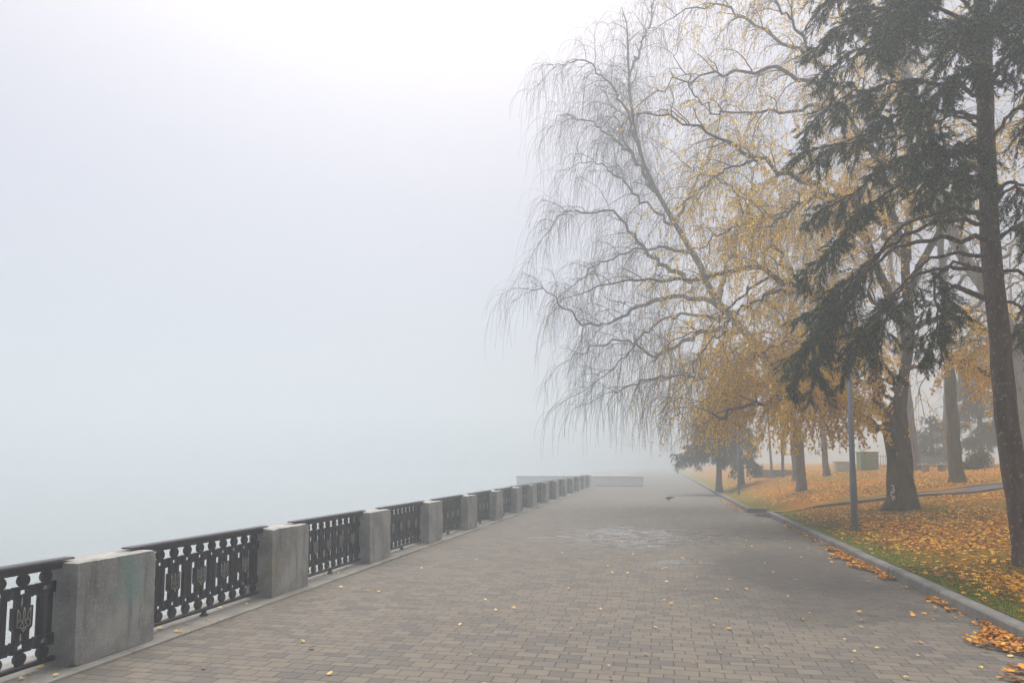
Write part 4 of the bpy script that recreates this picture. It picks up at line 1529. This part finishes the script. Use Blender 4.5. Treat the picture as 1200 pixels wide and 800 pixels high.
# bench
c = lawn_at(1093, 33)
root = empty('park_bench', tuple(c), 'grey park bench with concrete ends in the fog beyond the side path', 'bench', rz=0.1)
root.scale = (0.72, 0.72, 0.72)
m = MB()
for j in range(4):
    m.box(-0.8, 0.72, -0.28 + j * 0.13, -0.17 + j * 0.13, 0.44, 0.475)
m.build('seat', M_PALE, root, bevel=0.006)
m = MB()
for j in range(3):
    m.prism([(0.26 + j * 0.02, 0.56 + j * 0.12), (0.29 + j * 0.02, 0.56 + j * 0.12), (0.305 + j * 0.02, 0.66 + j * 0.12), (0.275 + j * 0.02, 0.66 + j * 0.12)], 'x', -0.55, 0.78)
m.build('backrest', M_WOOD, root, bevel=0.006)
for xx in (-0.42, 0.5):
    m = MB()
    m.prism([(-0.22, 0.0), (0.2, 0.0), (0.3, 0.44), (-0.3, 0.44)], 'x', xx - 0.12, xx + 0.12)
    m.build('leg', M_CONC, root, bevel=0.02)
m = MB()
m.prism([(-0.28, 0.476), (0.255, 0.476), (0.30, 0.86), (0.24, 0.86), (0.2, 0.66), (-0.28, 0.62)], 'x', 0.73, 0.8)
m.build('end_panel', M_WOOD, root, bevel=0.01)


# bins, bush beyond the stout trunk
def shrub(label, px, Y, R, H, seed):
    r = np.random.default_rng(seed)
    b = lawn_at(px, Y)
    root = empty('shrub', tuple(b), label, 'shrub')
    K = 26
    st = walk(np.repeat(b[None], K, 0) + r.normal(size=(K, 3)) * [0.06, 0.06, 0], np.stack([r.normal(size=K) * R * 0.9, r.normal(size=K) * R * 0.9, np.full(K, H)], 1), r.uniform(0.6, 1.0, K) * H, 7, 0.03, 0.12, r)
    V, Fq = tubes(st, np.linspace(0.02, 0.006, 7)[None].repeat(K, 0), 4)
    mesh_np('stems', V, Fq, M_FAR, root, origin=b)
    q = st[:, 1:].reshape(-1, 3)
    q = np.repeat(q, 16, 0) + r.normal(size=(len(q) * 16, 3)) * np.array([0.09, 0.09, 0.08])
    q[:, 2] = np.maximum(q[:, 2], b[2] + 0.04)
    V, Fq = leaf_cards(q, r.normal(size=q.shape), r.normal(size=q.shape), r.uniform(0.06, 0.12, len(q)), r)
    mesh_np('foliage', V, Fq, M_NEEDLE, root, smooth=False, origin=b)


shrub('dark clipped upright shrub in the fog between the stout trunk and pale planters', 1145, 33, 0.28, 0.78, 81)
shrub('low dark shrub at the foot of the stout straight trunk', 1134, 33, 0.34, 0.30, 82)
for k_, (px_, lab) in enumerate(((1153.5, 'pale round stone urn in the fog right of the dark shrub'), (1161.5, 'pale round stone urn in the fog nearest to the spruce trunk'))):
    c = lawn_at(px_, 34)
    m = MB()
    m.lathe([(0.10, 0), (0.13, 0.02), (0.12, 0.2), (0.15, 0.45), (0.16, 0.52), (0.12, 0.53), (0.05, 0.5)], 16)
    o = m.build('stone_urn', M_PALE, smooth=True)
    o.location = tuple(c)
    tag(o, lab, 'urn', 'pale stone urns')
c = lawn_at(1157.5, 34.5)
m = MB()
m.lathe([(0.06, 0), (0.055, 0.7), (0.02, 0.74)], 12)
o = m.build('bollard', M_FAR, smooth=True)
o.location = tuple(c)
tag(o, 'dark thin post between the two pale urns', 'post')

# crow on the far paving
c = at(784, 587.5, 33.2)
root = empty('bird', (c[0], c[1], 0.004), 'dark bird standing on the far paving', 'bird', rz=2.6)
m = MB()
m.tube([(0.19, 0, 0.10), (0.15, 0, 0.125), (0.09, 0, 0.14), (0.0, 0, 0.15), (-0.09, 0, 0.165), (-0.17, 0, 0.18), (-0.27, 0, 0.185)], [0.008, 0.034, 0.055, 0.075, 0.058, 0.03, 0.02], 10)
m.tube([(0.02, 0.03, 0.1), (0.03, 0.03, 0.0)], 0.008, 5)
m.tube([(0.02, -0.03, 0.1), (0.03, -0.03, 0.0)], 0.008, 5)
m.build('body', M_BIRD, root, smooth=True)

# ------------------------------------------------------------------ fog, sky and sun
m = MB()
m.box(-312, 172, -26, 292, -4.4, 24)
hz = NT('haze_air')
hz.t.nodes.remove(hz.b)
pv = hz.n('ShaderNodeVolumePrincipled')
pv.inputs['Color'].default_value = (0.66, 0.727, 0.768, 1)
pv.inputs['Density'].default_value = 0.012
pv.inputs['Anisotropy'].default_value = 0.35
hz.l(pv.outputs[0], hz.out.inputs['Volume'])
o = m.build('haze', hz.m)
o['kind'] = 'stuff'
tag(o, 'pale fog filling the air over the river and the promenade', 'fog')

SUN_EL, SUN_AZ = math.radians(72), YAW + math.radians(8)   # azimuth: west of the walk's direction
world = bpy.data.worlds.new('World')
SC.world = world
world.use_nodes = True
wt = world.node_tree
bg = wt.nodes['Background']
sky = wt.nodes.new('ShaderNodeTexSky')
sky.sky_type = 'NISHITA'
sky.sun_disc = False
sky.sun_elevation = SUN_EL
sky.sun_rotation = -SUN_AZ
sky.air_density = 0.33
sky.dust_density = 6.5
sky.ozone_density = 0.0
wt.links.new(sky.outputs[0], bg.inputs[0])
bg.inputs[1].default_value = 0.098
sd_ = bpy.data.lights.new('sun', 'SUN')
sd_.energy = 1.5
sd_.angle = math.radians(60)
sd_.color = (1.0, 0.975, 0.92)
so = bpy.data.objects.new('sun', sd_)
COL.objects.link(so)
# light travels from the sun, ahead and a little to the left, down to the walk
from mathutils import Vector
dirv = Vector((-math.sin(SUN_AZ) * math.cos(SUN_EL), math.cos(SUN_AZ) * math.cos(SUN_EL), math.sin(SUN_EL)))
so.rotation_euler = dirv.to_track_quat('Z', 'Y').to_euler()

SC.render.engine = 'CYCLES'
cy = SC.cycles
cy.use_denoising = True
cy.volume_bounces = 5
cy.max_bounces = 10
cy.diffuse_bounces = 3
cy.glossy_bounces = 3
cy.transmission_bounces = 3
cy.sample_clamp_indirect = 6
SC.view_settings.view_transform = 'Standard'
SC.view_settings.look = 'None'
SC.view_settings.exposure = 1.2
SC.view_settings.gamma = 1.0
